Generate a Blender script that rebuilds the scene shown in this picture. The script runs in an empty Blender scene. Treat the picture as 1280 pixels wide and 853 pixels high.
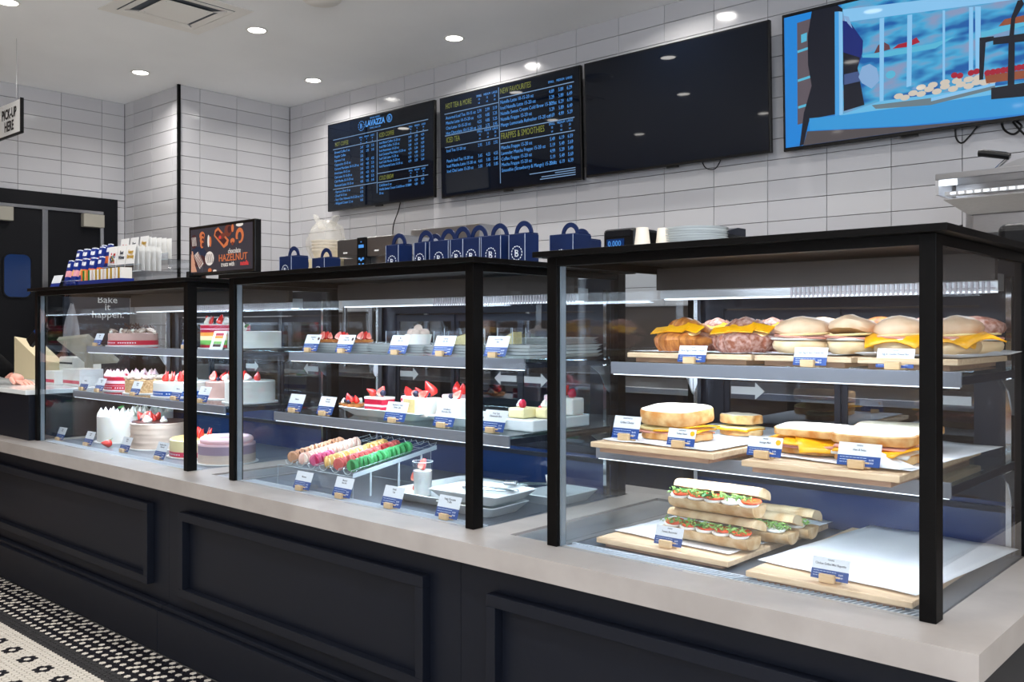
import bpy, math, random
from math import pi, sin, cos, radians as R
from mathutils import Matrix, Vector, noise
random.seed(7)
scene = bpy.context.scene
COL = scene.collection

# ---------------------------------------------------------------- camera, world, exposure
cam_d = bpy.data.cameras.new('camera')
cam = bpy.data.objects.new('camera', cam_d)
COL.objects.link(cam)
cam.location = (0, 0, 1.18)
cam.rotation_euler = (R(90), 0, R(41.99))
cam_d.sensor_width = 36
cam_d.lens = 36 * 1156 / 1280
cam_d.shift_y = -16.5 / 1280
cam_d.clip_start = 0.02
scene.camera = cam
vs = scene.view_settings
vs.view_transform = 'Standard'
vs.look = 'None'
vs.gamma = 1
vs.use_curve_mapping = False
vs.exposure = 0.1
scene.cycles.max_bounces = 9
scene.cycles.transparent_max_bounces = 40
scene.cycles.glossy_bounces = 5
scene.cycles.diffuse_bounces = 4
scene.cycles.caustics_reflective = False
scene.cycles.caustics_refractive = False
scene.cycles.sample_clamp_indirect = 4

w = bpy.data.worlds.new('world')
scene.world = w
w.use_nodes = True
w.node_tree.nodes['Background'].inputs[0].default_value = (0.62, 0.72, 0.9, 1)
w.node_tree.nodes['Background'].inputs[1].default_value = 1.6

CEIL = 2.97
BACK = 4.37


def area(name, loc, sx, sy, power, col, rot=(0, 0, 0), shape='RECTANGLE', spread=pi, parent=None):
    l = bpy.data.lights.new(name, 'AREA')
    l.shape = shape
    l.size = sx
    if shape != 'DISK':
        l.size_y = sy
    l.energy = power
    l.color = col
    l.spread = spread
    o = bpy.data.objects.new(name, l)
    COL.objects.link(o)
    o.location = loc
    o.rotation_euler = rot
    if parent:
        o.parent = parent
        o.location = Vector(loc) - wloc(parent)
    return o


# unseen fill lights added behind the camera, tilted up to brighten the ceiling
area('window_daylight', (.9, -3.95, 1.55), 3.4, 2.3, 135, (0.86, 0.92, 1.0), (R(138), 0, 0))
area('window_daylight', (2.95, -1.4, 1.55), 3.6, 2.3, 125, (0.86, 0.92, 1.0), (R(138), 0, R(90)))


# ---------------------------------------------------------------- materials
def srgb(r, g, b):
    f = lambda c: (c / 255 / 12.92) if c / 255 <= 0.04045 else ((c / 255 + 0.055) / 1.055) ** 2.4
    return (f(r), f(g), f(b), 1)


M = {}


def mat(name, col, rough=0.5, metal=0.0, noise_amt=0.0, scale=20, bump=0.0, col2=None, coat=0.0, sss=0.0,
        emit=0.0, alpha=1.0, spec=0.5, stretch=None, trans=0.0, detail=4):
    m = bpy.data.materials.new(name)
    m.use_nodes = True
    nt = m.node_tree
    b = nt.nodes['Principled BSDF']
    b.inputs['Base Color'].default_value = col
    b.inputs['Roughness'].default_value = rough
    b.inputs['Metallic'].default_value = metal
    b.inputs['Coat Weight'].default_value = coat
    b.inputs['Specular IOR Level'].default_value = spec
    b.inputs['Alpha'].default_value = alpha
    b.inputs['Transmission Weight'].default_value = trans
    if sss:
        b.inputs['Subsurface Weight'].default_value = sss
        b.inputs['Subsurface Radius'].default_value = (1, 0.5, 0.3)
        b.inputs['Subsurface Scale'].default_value = 0.004
    if emit:
        b.inputs['Emission Color'].default_value = col
        b.inputs['Emission Strength'].default_value = emit
    if noise_amt or bump or col2:
        tc = nt.nodes.new('ShaderNodeTexCoord')
        mp = nt.nodes.new('ShaderNodeMapping')
        nt.links.new(tc.outputs['Object'], mp.inputs[0])
        if stretch:
            mp.inputs['Scale'].default_value = stretch
        n = nt.nodes.new('ShaderNodeTexNoise')
        n.inputs['Scale'].default_value = scale
        n.inputs['Detail'].default_value = detail
        nt.links.new(mp.outputs[0], n.inputs[0])
        if noise_amt or col2:
            cr = nt.nodes.new('ShaderNodeValToRGB')
            c2 = col2 if col2 else tuple(c * (1 - noise_amt) for c in col[:3]) + (1,)
            cr.color_ramp.elements[0].color = col
            cr.color_ramp.elements[1].color = c2
            cr.color_ramp.elements[0].position = 0.38
            cr.color_ramp.elements[1].position = 0.66
            nt.links.new(n.outputs[0], cr.inputs[0])
            nt.links.new(cr.outputs[0], b.inputs['Base Color'])
        if bump:
            bp = nt.nodes.new('ShaderNodeBump')
            bp.inputs['Strength'].default_value = bump
            bp.inputs['Distance'].default_value = 0.004
            nt.links.new(n.outputs[0], bp.inputs['Height'])
            nt.links.new(bp.outputs[0], b.inputs['Normal'])
    M[name] = m
    return m


def glass_mat(name, tint=(0.97, 0.99, 1.0), base=0.045, rough=0.0, power=5.0, amt=0.9):
    m = bpy.data.materials.new(name)
    m.use_nodes = True
    nt = m.node_tree
    for n in list(nt.nodes):
        nt.nodes.remove(n)
    out = nt.nodes.new('ShaderNodeOutputMaterial')
    mix = nt.nodes.new('ShaderNodeMixShader')
    tr = nt.nodes.new('ShaderNodeBsdfTransparent')
    gl = nt.nodes.new('ShaderNodeBsdfGlossy')
    gl.inputs['Roughness'].default_value = rough
    lw = nt.nodes.new('ShaderNodeLayerWeight')
    lw.inputs[0].default_value = 0.5
    p = nt.nodes.new('ShaderNodeMath'); p.operation = 'POWER'; p.inputs[1].default_value = power
    q = nt.nodes.new('ShaderNodeMath'); q.operation = 'MULTIPLY_ADD'
    q.inputs[1].default_value = amt; q.inputs[2].default_value = base
    tr.inputs[0].default_value = (*tint, 1)
    nt.links.new(lw.outputs['Facing'], p.inputs[0])
    nt.links.new(p.outputs[0], q.inputs[0])
    nt.links.new(q.outputs[0], mix.inputs[0])
    nt.links.new(tr.outputs[0], mix.inputs[1])
    nt.links.new(gl.outputs[0], mix.inputs[2])
    nt.links.new(mix.outputs[0], out.inputs[0])
    M[name] = m
    return m


def emis(name, col, s=1.0):
    m = mat(name, col, rough=0.04, emit=s, spec=.3)
    m.node_tree.nodes['Principled BSDF'].inputs['Base Color'].default_value = (0.01, 0.01, 0.012, 1)
    return m


mat('tile', srgb(198, 197, 200), 0.12, spec=0.6)
mat('tile_b', srgb(194, 193, 196), 0.12, spec=0.6)
mat('tile_c', srgb(202, 201, 203), 0.12, spec=0.6)
mat('grout', srgb(72, 64, 60), 0.9)
mat('ceiling_paint', srgb(246, 247, 248), 0.8, noise_amt=0.03, scale=2)
mat('side_wall', srgb(136, 112, 92), 0.6, noise_amt=0.15, scale=3)
mat('dark_floor', srgb(225, 220, 212), 0.5, noise_amt=0.2, scale=40)
mat('mosaic_white', srgb(200, 193, 182), 0.35)
mat('mosaic_black', srgb(20, 19, 26), 0.35)
mat('mosaic_grey', srgb(46, 45, 46), 0.4)
mat('mosaic_grout', srgb(60, 57, 55), 0.9)
mat('concrete', srgb(164, 157, 152), 0.42, col2=srgb(152, 145, 140), scale=7, bump=0.05, detail=8)
mat('navy_paint', srgb(14, 18, 28), 0.5, spec=.22)
mat('black_metal', srgb(6, 5, 5), 0.45, spec=0.12)
mat('door_black', srgb(12, 13, 18), 0.5, spec=.2)
mat('steel', srgb(176, 176, 178), 0.28, metal=1.0, noise_amt=0.1, scale=60, stretch=(1, 1, 30))
mat('steel_bright', srgb(215, 217, 220), 0.3, metal=0.9)
mat('frame_slate', srgb(40, 44, 56), 0.35, metal=0.3)
mat('inner_navy', srgb(30, 60, 112), 0.14, spec=.8)
mat('chrome', srgb(220, 220, 222), 0.12, metal=1.0)
mat('deck_steel', srgb(120, 128, 140), 0.35, metal=0.6)
mat('grille_white', srgb(196, 204, 214), 0.35)
mat('grille_dark', srgb(10, 24, 38), 0.5)
mat('wood', srgb(234, 204, 168), 0.5, col2=srgb(218, 184, 146), scale=10, stretch=(2, 12, 12))
mat('wood_dark', srgb(188, 150, 124), 0.55, col2=srgb(168, 130, 106), scale=10, stretch=(2, 14, 12))
mat('wood_block', srgb(226, 192, 148), 0.5, col2=srgb(212, 176, 130), scale=30, stretch=(1, 8, 8))
mat('paper', srgb(240, 241, 246), 0.7, noise_amt=0.04, scale=12)
mat('card_white', srgb(226, 230, 236), 0.4)
mat('card_blue', srgb(26, 68, 138), 0.4)
mat('card_ink', srgb(50, 54, 66), 0.6)
mat('card_light_ink', srgb(200, 215, 235), 0.6)
mat('porcelain', srgb(236, 240, 240), 0.18, coat=0.4)
mat('white_plastic', srgb(238, 238, 236), 0.35)
mat('acrylic_edge', srgb(215, 228, 235), 0.2, alpha=0.75)
mat('cream', srgb(238, 234, 226), 0.45, sss=0.2)
mat('cream_pink', srgb(248, 212, 218), 0.45, sss=0.2)
mat('cake_taupe', srgb(218, 196, 180), 0.5, noise_amt=0.06, scale=60)
mat('cake_mocha', srgb(196, 160, 150), 0.5, noise_amt=0.08, scale=60)
mat('cake_yellow', srgb(244, 222, 158), 0.6, noise_amt=0.12, scale=90)
mat('cheesecake', srgb(248, 234, 180), 0.45, noise_amt=0.05, scale=20)
mat('cake_golden', srgb(236, 196, 120), 0.4)
mat('sponge', srgb(240, 216, 160), 0.8, col2=srgb(214, 178, 118), scale=160, bump=0.5)
mat('crumb', srgb(222, 184, 136), 0.9, col2=srgb(178, 136, 90), scale=120, bump=1.0)
mat('raspberry', srgb(196, 24, 60), 0.35, noise_amt=0.2, scale=120, bump=0.4)
mat('ribbon_red', srgb(196, 20, 54), 0.3)
mat('ribbon_pink', srgb(214, 60, 92), 0.3)
mat('ribbon_blue', srgb(24, 92, 178), 0.3)
mat('strawberry', srgb(214, 30, 36), 0.25, coat=0.5, col2=srgb(236, 74, 60), scale=45)
mat('berry_flesh', srgb(240, 110, 96), 0.35, col2=srgb(250, 190, 170), scale=60)
mat('blueberry', srgb(36, 38, 66), 0.4, noise_amt=0.3, scale=60)
mat('leaf', srgb(46, 130, 50), 0.45, noise_amt=0.3, scale=60)
mat('chocolate', srgb(66, 34, 28), 0.4)
mat('dusted', srgb(216, 200, 184), .7, col2=srgb(150, 126, 110), scale=90)
mat('purple_cake', srgb(164, 140, 158), 0.5)
mat('orange_layer', srgb(244, 160, 60), 0.6)
mat('green_layer', srgb(120, 190, 90), 0.6)
mat('crust', srgb(206, 132, 60), 0.5, col2=srgb(146, 76, 28), scale=40, bump=0.7, stretch=(3, 1, 1))
mat('crust_sugar', srgb(146, 82, 56), 0.5, col2=srgb(204, 164, 150), scale=90, bump=0.8)
mat('bun', srgb(232, 196, 160), 0.42, col2=srgb(212, 160, 118), scale=18, bump=0.3)
mat('bun_pale', srgb(244, 220, 180), 0.6, col2=srgb(230, 196, 146), scale=20, bump=0.15)
mat('toast_crust', srgb(206, 138, 68), .6, col2=srgb(236, 196, 136), scale=34, bump=.6, detail=8)
mat('bread', srgb(240, 228, 204), 0.8, noise_amt=0.08, scale=110, bump=0.5)
mat('baguette', srgb(222, 198, 160), 0.75, col2=srgb(186, 146, 98), scale=26, bump=0.5)
mat('cheese', srgb(252, 178, 20), 0.35, sss=0.1)
mat('egg', srgb(250, 226, 160), 0.45, noise_amt=0.08, scale=40)
mat('egg_white', srgb(248, 242, 232), 0.4)
mat('ham', srgb(230, 160, 140), 0.5, noise_amt=0.15, scale=60)
mat('mozzarella', srgb(250, 248, 240), 0.35)
mat('tomato', srgb(222, 78, 38), 0.3, noise_amt=0.15, scale=60)
mat('greens', srgb(96, 142, 60), 0.5, col2=srgb(150, 184, 96), scale=60)
mat('basil', srgb(40, 104, 44), 0.4, noise_amt=0.3, scale=60)
mat('box_navy', srgb(12, 32, 74), 0.45, spec=0.3)
mat('box_line', srgb(170, 180, 200), 0.5)
mat('logo_white', srgb(235, 238, 245), 0.5)
mat('screen_black', srgb(9, 16, 28), 0.03, spec=0.35)
mat('bezel', srgb(8, 8, 9), 0.25)
emis('menu_blue', srgb(84, 158, 236), .85)
emis('menu_line', srgb(150, 190, 235), 0.5)
emis('menu_yellow', srgb(160, 168, 74), 0.5)
emis('led_strip', (0.86, 0.92, 1.0, 1), 2.2)
emis('lamp_disc', (1.0, 0.96, 0.9, 1), 14.0)
mat('lamp_trim', srgb(235, 232, 226), 0.4)
mat('duct_dark', srgb(70, 76, 84), 0.6)
mat('black_plastic', srgb(9, 9, 11), 0.35, spec=.3)
mat('cup_paper', srgb(236, 226, 210), 0.6)
mat('cardboard', srgb(206, 192, 158), 0.7)
mat('beige_plastic', srgb(160, 156, 144), 0.5)
mat('skin', srgb(226, 168, 150), 0.5, sss=0.15)
mat('cloth_black', srgb(7, 7, 8), 0.9, spec=.1)
mat('hair', srgb(40, 28, 22), 0.6)
mat('gold', srgb(214, 170, 52), 0.35, metal=0.4)
mat('candy_blue', srgb(16, 44, 130), 0.35)
mat('candy_pink', srgb(242, 172, 184), 0.4)
mat('candy_peach', srgb(246, 188, 110), 0.4)
mat('candy_orange', srgb(238, 120, 60), 0.4)
mat('chalkboard', srgb(26, 34, 50), 0.6)
mat('chalk', srgb(210, 212, 214), 0.8)
mat('apron_grey', srgb(150, 150, 158), 0.8)
mat('window_blue', srgb(20, 48, 96), 0.1)
glass_mat('glass')
glass_mat('glass_shelf', tint=(0.86, 0.94, 0.95), base=0.06)
glass_mat('acrylic', tint=(0.96, 0.98, 1.0), base=0.10, rough=0.02)
mat('plastic_bag', srgb(225, 222, 212), .2, alpha=.24, bump=.6, scale=30)
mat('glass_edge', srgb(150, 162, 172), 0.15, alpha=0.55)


# ---------------------------------------------------------------- mesh builder
class MB:
    def __init__(s):
        s.v = []; s.f = []; s.m = []; s.M = Matrix.Identity(4); s.mi = 0

    def add(s, vs, fs, m=None):
        o = len(s.v)
        s.v += [s.M @ Vector(p) for p in vs]
        s.f += [tuple(i + o for i in f) for f in fs]
        s.m += [s.mi if m is None else m] * len(fs)
        return s

    def box(s, x0, x1, y0, y1, z0, z1, m=None):
        return s.add([(x, y, z) for z in (z0, z1) for y in (y0, y1) for x in (x0, x1)],
                     [(0, 2, 3, 1), (4, 5, 7, 6), (0, 1, 5, 4), (2, 6, 7, 3), (0, 4, 6, 2), (1, 3, 7, 5)], m)

    def lathe(s, prof, n=20, c=(0, 0, 0), rf=None, m=None, cap=True, sx=1, sy=1):
        vs = []
        for (r, z) in prof:
            for i in range(n):
                a = 2 * pi * i / n
                k = rf(a, z) if rf else 1
                vs.append((c[0] + r * k * cos(a) * sx, c[1] + r * k * sin(a) * sy, c[2] + z))
        fs = []
        L = len(prof)
        for j in range(L - 1):
            for i in range(n):
                k = (i + 1) % n
                fs.append((j * n + i, j * n + k, (j + 1) * n + k, (j + 1) * n + i))
        if cap:
            fs.append(tuple(range(n))[::-1])
            fs.append(tuple((L - 1) * n + i for i in range(n)))
        return s.add(vs, fs, m)

    def cyl(s, p0, p1, r0, r1=None, n=12, m=None):
        return s.tube([p0, p1], [r0, r0 if r1 is None else r1], n, m)

    def tube(s, pts, r, n=8, m=None, flat=1.0):
        pts = [Vector(p) for p in pts]
        rr = r if isinstance(r, (list, tuple)) else [r] * len(pts)
        vs = []
        up = None
        for i, p in enumerate(pts):
            t = (pts[min(i + 1, len(pts) - 1)] - pts[max(i - 1, 0)]).normalized()
            if up is None:
                up = Vector((0, 0, 1)) if abs(t.z) < 0.9 else Vector((1, 0, 0))
            x = t.cross(up).normalized()
            y = x.cross(t).normalized()
            up = y
            for k in range(n):
                a = 2 * pi * k / n
                vs.append(p + x * cos(a) * rr[i] + y * sin(a) * rr[i] * flat)
        fs = []
        for j in range(len(pts) - 1):
            for k in range(n):
                q = (k + 1) % n
                fs.append((j * n + k, j * n + q, (j + 1) * n + q, (j + 1) * n + k))
        fs.append(tuple(range(n))[::-1])
        fs.append(tuple((len(pts) - 1) * n + k for k in range(n)))
        return s.add(vs, fs, m)

    def ball(s, c, rx, ry=None, rz=None, nu=12, nv=8, jit=0, m=None):
        ry = rx if ry is None else ry
        rz = rx if rz is None else rz
        vs = [(c[0], c[1], c[2] - rz)]
        for j in range(1, nv):
            b = -pi / 2 + pi * j / nv
            for i in range(nu):
                a = 2 * pi * i / nu
                k = 1 + random.uniform(-jit, jit)
                vs.append((c[0] + rx * cos(b) * cos(a) * k, c[1] + ry * cos(b) * sin(a) * k, c[2] + rz * sin(b) * k))
        vs.append((c[0], c[1], c[2] + rz))
        fs = [(0, 1 + (i + 1) % nu, 1 + i) for i in range(nu)]
        for j in range(nv - 2):
            for i in range(nu):
                k = (i + 1) % nu
                a = 1 + j * nu
                fs.append((a + i, a + k, a + nu + k, a + nu + i))
        l = len(vs) - 1
        a = 1 + (nv - 2) * nu
        fs += [(a + i, a + (i + 1) % nu, l) for i in range(nu)]
        return s.add(vs, fs, m)

    def prism(s, pts, h, m=None, z0=0.0):
        """2-D outline in local XY, extruded h along local Z"""
        n = len(pts)
        vs = [(x, y, z0) for x, y in pts] + [(x, y, z0 + h) for x, y in pts]
        fs = [tuple(range(n))[::-1], tuple(range(n, 2 * n))]
        fs += [(i, (i + 1) % n, n + (i + 1) % n, n + i) for i in range(n)]
        return s.add(vs, fs, m)

    def jitter(s, a, freq=40):
        s.v = [p + noise.noise_vector(p * freq) * a for p in s.v]
        return s

    def build(s, name, mats, parent=None, loc=None, world=True, smooth=False, bevel=0, sub=0, seg=2):
        me = bpy.data.meshes.new(name)
        off = Vector(loc) if loc is not None else (wloc(parent) if (parent is not None and world) else Vector((0, 0, 0)))
        me.from_pydata([tuple(p - off) if (world) else tuple(p) for p in s.v], [], s.f)
        if not isinstance(mats, (list, tuple)):
            mats = [mats]
        for k in mats:
            me.materials.append(M[k])
        if len(mats) > 1:
            me.polygons.foreach_set('material_index', s.m)
        me.update()
        if smooth:
            me.polygons.foreach_set('use_smooth', [True] * len(me.polygons))
            me.set_sharp_from_angle(angle=R(42))
        o = bpy.data.objects.new(name, me)
        COL.objects.link(o)
        if parent is not None:
            o.parent = parent
            if loc is not None:
                o.location = Vector(loc) - (wloc(parent) if world else Vector((0, 0, 0)))
        elif loc is not None:
            o.location = loc
        if bevel:
            b = o.modifiers.new('bevel', 'BEVEL')
            b.width = bevel; b.segments = seg; b.limit_method = 'ANGLE'
        if sub:
            b = o.modifiers.new('sub', 'SUBSURF')
            b.levels = sub; b.render_levels = sub
        return o


def wloc(o):
    v = Vector((0, 0, 0))
    while o is not None:
        v = v + Vector(o.location)
        o = o.parent
    return v


def tag(o, label, cat, group=None):
    o['label'] = label; o['category'] = cat
    if group:
        o['group'] = group
    return o


def thing(name, label, cat, loc=(0, 0, 0), group=None, rz=0):
    o = bpy.data.objects.new(name, None)
    o.empty_display_size = 0.02
    COL.objects.link(o)
    o.location = loc
    o.rotation_euler = (0, 0, rz)
    return tag(o, label, cat, group)


def struct(o):
    o['kind'] = 'structure'
    return o


def dup(o, loc=None, rz=None, label=None, group=None, parent=None, scale=None):
    r = o.copy(); COL.objects.link(r)
    if parent is not None:
        r.parent = parent
    if loc is not None: r.location = loc
    if rz is not None: r.rotation_euler = (0, 0, rz)
    if scale is not None: r.scale = (scale,) * 3 if not isinstance(scale, tuple) else scale
    if label: r['label'] = label
    if group: r['group'] = group
    for ch in list(o.children):
        dup(ch, parent=r)
    return r


def text(body, size, m, parent, loc, rot=(R(90), 0, 0), align='LEFT', name='lettering', world=True, ext=0.0002, sx=1.0, line=1.0, bold=0.0):
    c = bpy.data.curves.new(name, 'FONT')
    c.body = body
    c.size = size
    c.align_x = align
    c.extrude = ext
    c.space_line = line
    c.offset = bold
    c.resolution_u = 2
    c.materials.append(M[m])
    o = bpy.data.objects.new(name, c)
    COL.objects.link(o)
    o.parent = parent
    o.location = Vector(loc) - (wloc(parent) if world else Vector((0, 0, 0)))
    o.rotation_euler = rot
    o.scale = (sx, 1, 1)
    return o


RX = Matrix.Rotation(R(90), 4, 'X')     # local XY outline -> world XZ plane, extrusion towards -Y

# ================================================================ SETTING
# ---- floor
struct(MB().box(-8.5, 3.2, -4.2, 6, -0.1, -0.012).build('floor', 'dark_floor'))
hexes = MB()
P, ROW = 0.0235, 0.02035
x_first, x_last = -5.6, -0.3


def hexagon(mb, x, y, m):
    r = 0.0125
    pts = [(x + r * cos(pi / 6 + k * pi / 3), y + r * sin(pi / 6 + k * pi / 3)) for k in range(6)]
    vs = [(a, b, 0.0) for a, b in pts] + [(a, b, -0.011) for a, b in pts]
    mb.add(vs, [(0, 1, 2, 3, 4, 5)] + [(i, i + 6, (i + 1) % 6 + 6, (i + 1) % 6) for i in range(6)], m)


def hexdist(i, j, ci, cj):
    dq = (i - (j - (j & 1)) // 2) - (ci - (cj - (cj & 1)) // 2)
    dr = j - cj
    return max(abs(dq), abs(dr), abs(dq + dr))


nrow = int((1.625 - 0.25) / ROW)
for j in range(nrow):
    y = 1.618 - j * ROW
    for i in range(int((x_last - x_first) / P)):
        x = x_first + i * P + (P / 2 if j & 1 else 0)
        if j <= 8:                                   # black border with white lattice
            m = 1
            k = j % 4
            if j == 8: m = 0 if i % 2 == 0 else 1
            else:
                q_ = i - (j - (j & 1)) // 2
                m = 0 if (q_ % 2 == 0 and j % 2 == 0) or (q_ % 6 == 1 and j % 4 == 1) else 1
        elif j <= 11:
            m = 2
        else:
            m = 0
            best = 9
            for cj in range(16, nrow + 8, 6):
                if abs(cj - j) > 2: continue
                off = 3 if ((cj - 16) // 6) & 1 else 0
                c0 = i - (i - off) % 6
                best = min(best, hexdist(i, j, c0, cj), hexdist(i, j, c0 + 6, cj))
            if best == 1: m = 1
        hexagon(hexes, x, y, m)
mo = hexes.build('floor_mosaic', ['mosaic_white', 'mosaic_black', 'mosaic_grey'])
mo['kind'] = 'stuff'
tag(mo, 'black and white hexagon mosaic floor with flower pattern along the counter', 'mosaic floor')
struct(MB().box(x_first, x_last, 0.24, 1.635, -0.012, -0.004).build('floor_grout', 'mosaic_grout'))

# ---- ceiling with the lamp openings left flat
struct(MB().box(-8.5, 3.2, -4.2, 4.6, CEIL, CEIL + 0.1).build('ceiling', 'ceiling_paint'))
# ---- walls (backing in grout colour behind the tiles)
TH = 0.012
wall_b = struct(MB().box(-6.36 - TH, 3.2, BACK + TH, BACK + 0.15, 0, CEIL).build('wall_back', 'grout'))
wall_r = struct(MB().box(-7.24, -6.36 - TH, 3.42 + TH, BACK + 0.15, 0, CEIL).build('wall_jog', 'grout'))
wall_l = struct(MB().box(-7.5, -7.24 - TH, -4.2, 3.42 + TH, 0, CEIL).build('wall_left', 'grout'))
struct(MB().box(3.1, 3.2, -4.1, -3.3, 0, CEIL).box(3.1, 3.2, .5, BACK + TH, 0, CEIL).box(3.1, 3.2, -3.3, .5, 0, .35).box(3.1, 3.2, -3.3, .5, 2.72, CEIL).build('wall_right', 'side_wall'))
struct(MB().box(3.14, 3.15, -3.3, .5, .35, 2.72).build('window_2', 'glass'))  # invented opening and pane in the right wall, put in for fill light
fw = MB()  # unseen front wall, its opening placed for the added light
fw.box(-7.5, 3.2, -4.2, -4.1, 0, 0.35).box(-7.5, 3.2, -4.2, -4.1, 2.72, CEIL)
for x0, x1 in ((-7.5, -.9), (2.7, 3.2)):
    fw.box(x0, x1, -4.2, -4.1, 0.35, 2.72)
struct(fw.build('wall_front', 'side_wall'))
for k, (x0, x1) in enumerate(((-.9, 2.7),)):  # made-up pane and frame, kept clear of the case glass reflections
    wn = struct(MB().box(x0, x1, -4.16, -4.15, 0.35, 2.72).build('window_%d' % (k + 1), 'glass'))
    f = MB()
    f.box(x0, x0 + .06, -4.18, -4.1, .35, 2.72).box(x1 - .06, x1, -4.18, -4.1, .35, 2.72)
    f.box(x0, x1, -4.18, -4.1, .35, .41).box(x0, x1, -4.18, -4.1, 2.66, 2.72)
    f.build('window_frame', 'black_metal', wn)

# ---- wall tiles, one object each, sharing meshes
TW, THH, GAP = 0.309, 0.1042, 0.0028


def tile_mesh(wd, h, axis):
    b = MB()
    e = 0.0012
    d = 0.010
    vs = [(0, 0, 0), (wd, 0, 0), (wd, 0, h), (0, 0, h),
          (0, -d + e, 0), (wd, -d + e, 0), (wd, -d + e, h), (0, -d + e, h),
          (e, -d, e), (wd - e, -d, e), (wd - e, -d, h - e), (e, -d, h - e)]
    fs = [(8, 9, 10, 11), (4, 5, 9, 8), (5, 6, 10, 9), (6, 7, 11, 10), (7, 4, 8, 11),
          (0, 1, 5, 4), (1, 2, 6, 5), (2, 3, 7, 6), (3, 0, 4, 7)]
    if axis == 'Y':     # wall whose face looks to +X : x runs along +Y, depth towards +X
        vs = [(-y, x, z) for x, y, z in vs]
    b.add(vs, fs)
    return b


tile_cache = {}
n_tiles = 0


def lay_tile(x, y, z, wd, h, axis, parent, m):
    global n_tiles
    key = (round(wd, 4), round(h, 4), axis, m)
    if key not in tile_cache:
        o = tile_mesh(wd, h, axis).build('tile', m, world=False)
        tile_cache[key] = o.data
        bpy.data.objects.remove(o)
    o = bpy.data.objects.new('tile', tile_cache[key])
    COL.objects.link(o)
    o.parent = parent
    o.location = (x, y, z)
    if axis == 'X':
        o.rotation_euler = (random.uniform(-.004, .004), 0, random.uniform(-.003, .003))
    else:
        o.rotation_euler = (0, random.uniform(-.004, .004), random.uniform(-.003, .003))
    n_tiles += 1


# column joints of the back wall at x = -1.256 + k*TW ; row joints at z = CEIL-0.1042*k
def tile_wall(x0, x1, joint, axis, fixed, parent, zmin, skip=None, ztop=None):
    z = CEIL
    while ztop is not None and z - THH > ztop: z -= THH
    k0 = math.floor((x0 - joint) / TW)
    while z > zmin + 0.001:
        zb = max(z - THH, zmin)
        zfull = z
        if ztop is not None: z = min(z, ztop)
        a = joint + k0 * TW
        while a < x1 - 0.004:
            l, r_ = max(a, x0), min(a + TW, x1)
            if r_ - l > 0.012 and not (skip and skip(l, r_, zb, z)):
                m = random.choice(['tile', 'tile', 'tile_b', 'tile_c'])
                if axis == 'X':
                    lay_tile(l + GAP / 2, fixed + TH - .0005, zb + GAP / 2, r_ - l - GAP, z - zb - GAP, 'X', parent, m)
                else:
                    lay_tile(fixed - TH + .0005, l + GAP / 2, zb + GAP / 2, r_ - l - GAP, z - zb - GAP, 'Y', parent, m)
            a += TW
        z = zfull - THH


tile_wall(-6.36, -0.64, -1.256, 'X', BACK, wall_b, 1.30)
tile_wall(3.42, 4.37, 3.58, 'Y', -6.36, wall_r, 1.20)       # the face towards the counter end
tile_wall(-7.24, -6.36, -7.10, 'X', 3.42, wall_r, 0.99)
DOOR_Y0, DOOR_Y1 = 1.62, 3.33
tile_wall(2.40, 3.42, 2.62, 'Y', -7.24, wall_l, 2.192)
tile_wall(3.342, 3.42, 2.62, 'Y', -7.24, wall_l, .99, ztop=2.19)
# the jog wall block facing the counter needs its own solid behind the tiles
struct(MB().box(-7.24, -6.36 - TH, 3.42 + TH, BACK + TH, 0, CEIL - .001).build('trim_1', 'grout'))
struct(MB().box(-6.376, -6.357, 3.403, 3.423, 0, CEIL).build('trim_2', 'black_metal'))   # corner profile
# plain plaster below the tiles on the left
struct(MB().box(-7.25, -7.2395, -4.1, 2.40, 0, CEIL).build('trim_3', 'side_wall'))

# ---- double door on the left wall
dr = MB()
dr.box(-7.24, -7.19, 3.235, 3.34, 0, 2.09).box(-7.24, -7.19, 1.55, 3.34, 2.09, 2.19).box(-7.24, -7.19, 1.55, 1.65, 0, 2.09)
door = struct(dr.build('door_1', 'door_black'))
for (y0, y1) in ((1.655, 2.795), (2.80, 3.23)):
    lf = MB().box(-7.235, -7.205, y0, y1, 0.01, 2.075).build('door_leaf', 'door_black', door)
MB().box(-7.204, -7.196, 2.775, 2.815, 0.01, 2.07).build('astragal', 'steel', door)
MB().box(-7.235, -7.192, 1.66, 3.23, 2.062, 2.085).build('head_strip', 'steel', door)
MB().box(-7.205, -7.15, 3.06, 3.22, 1.955, 2.055).build('door_closer', 'beige_plastic', door, bevel=.004)
MB().box(-7.205, -7.15, 2.40, 2.56, 1.955, 2.055).build('door_closer', 'beige_plastic', door, bevel=.004)
MB().box(-7.204, -7.19, 3.205, 3.23, 1.2, 2.05).build('hinge_strip', 'steel', door)
for yc in (2.60,):
    pts = []
    for cx_, cz_, a0 in ((.045, .11, 0), (-.045, .11, 90), (-.045, -.11, 180), (.045, -.11, 270)):
        for k in range(5):
            a = R(a0 + k * 22.5)
            pts.append((cx_ + .045 * cos(a), cz_ + .045 * sin(a)))
    b = MB(); b.M = Matrix.Translation((-7.205, yc, 1.56)) @ Matrix(((0, 0, 1, 0), (1, 0, 0, 0), (0, 1, 0, 0), (0, 0, 0, 1)))
    b.prism([(x * 1.1, y * 1.05) for x, y in pts], .012)
    wf = b.build('door_window', 'bezel', door)
    b = MB(); b.M = Matrix.Translation((-7.194, yc, 1.56)) @ Matrix(((0, 0, 1, 0), (1, 0, 0, 0), (0, 1, 0, 0), (0, 0, 0, 1)))
    b.prism(pts, .004)
    b.build('window_pane', 'window_blue', wf)

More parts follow.
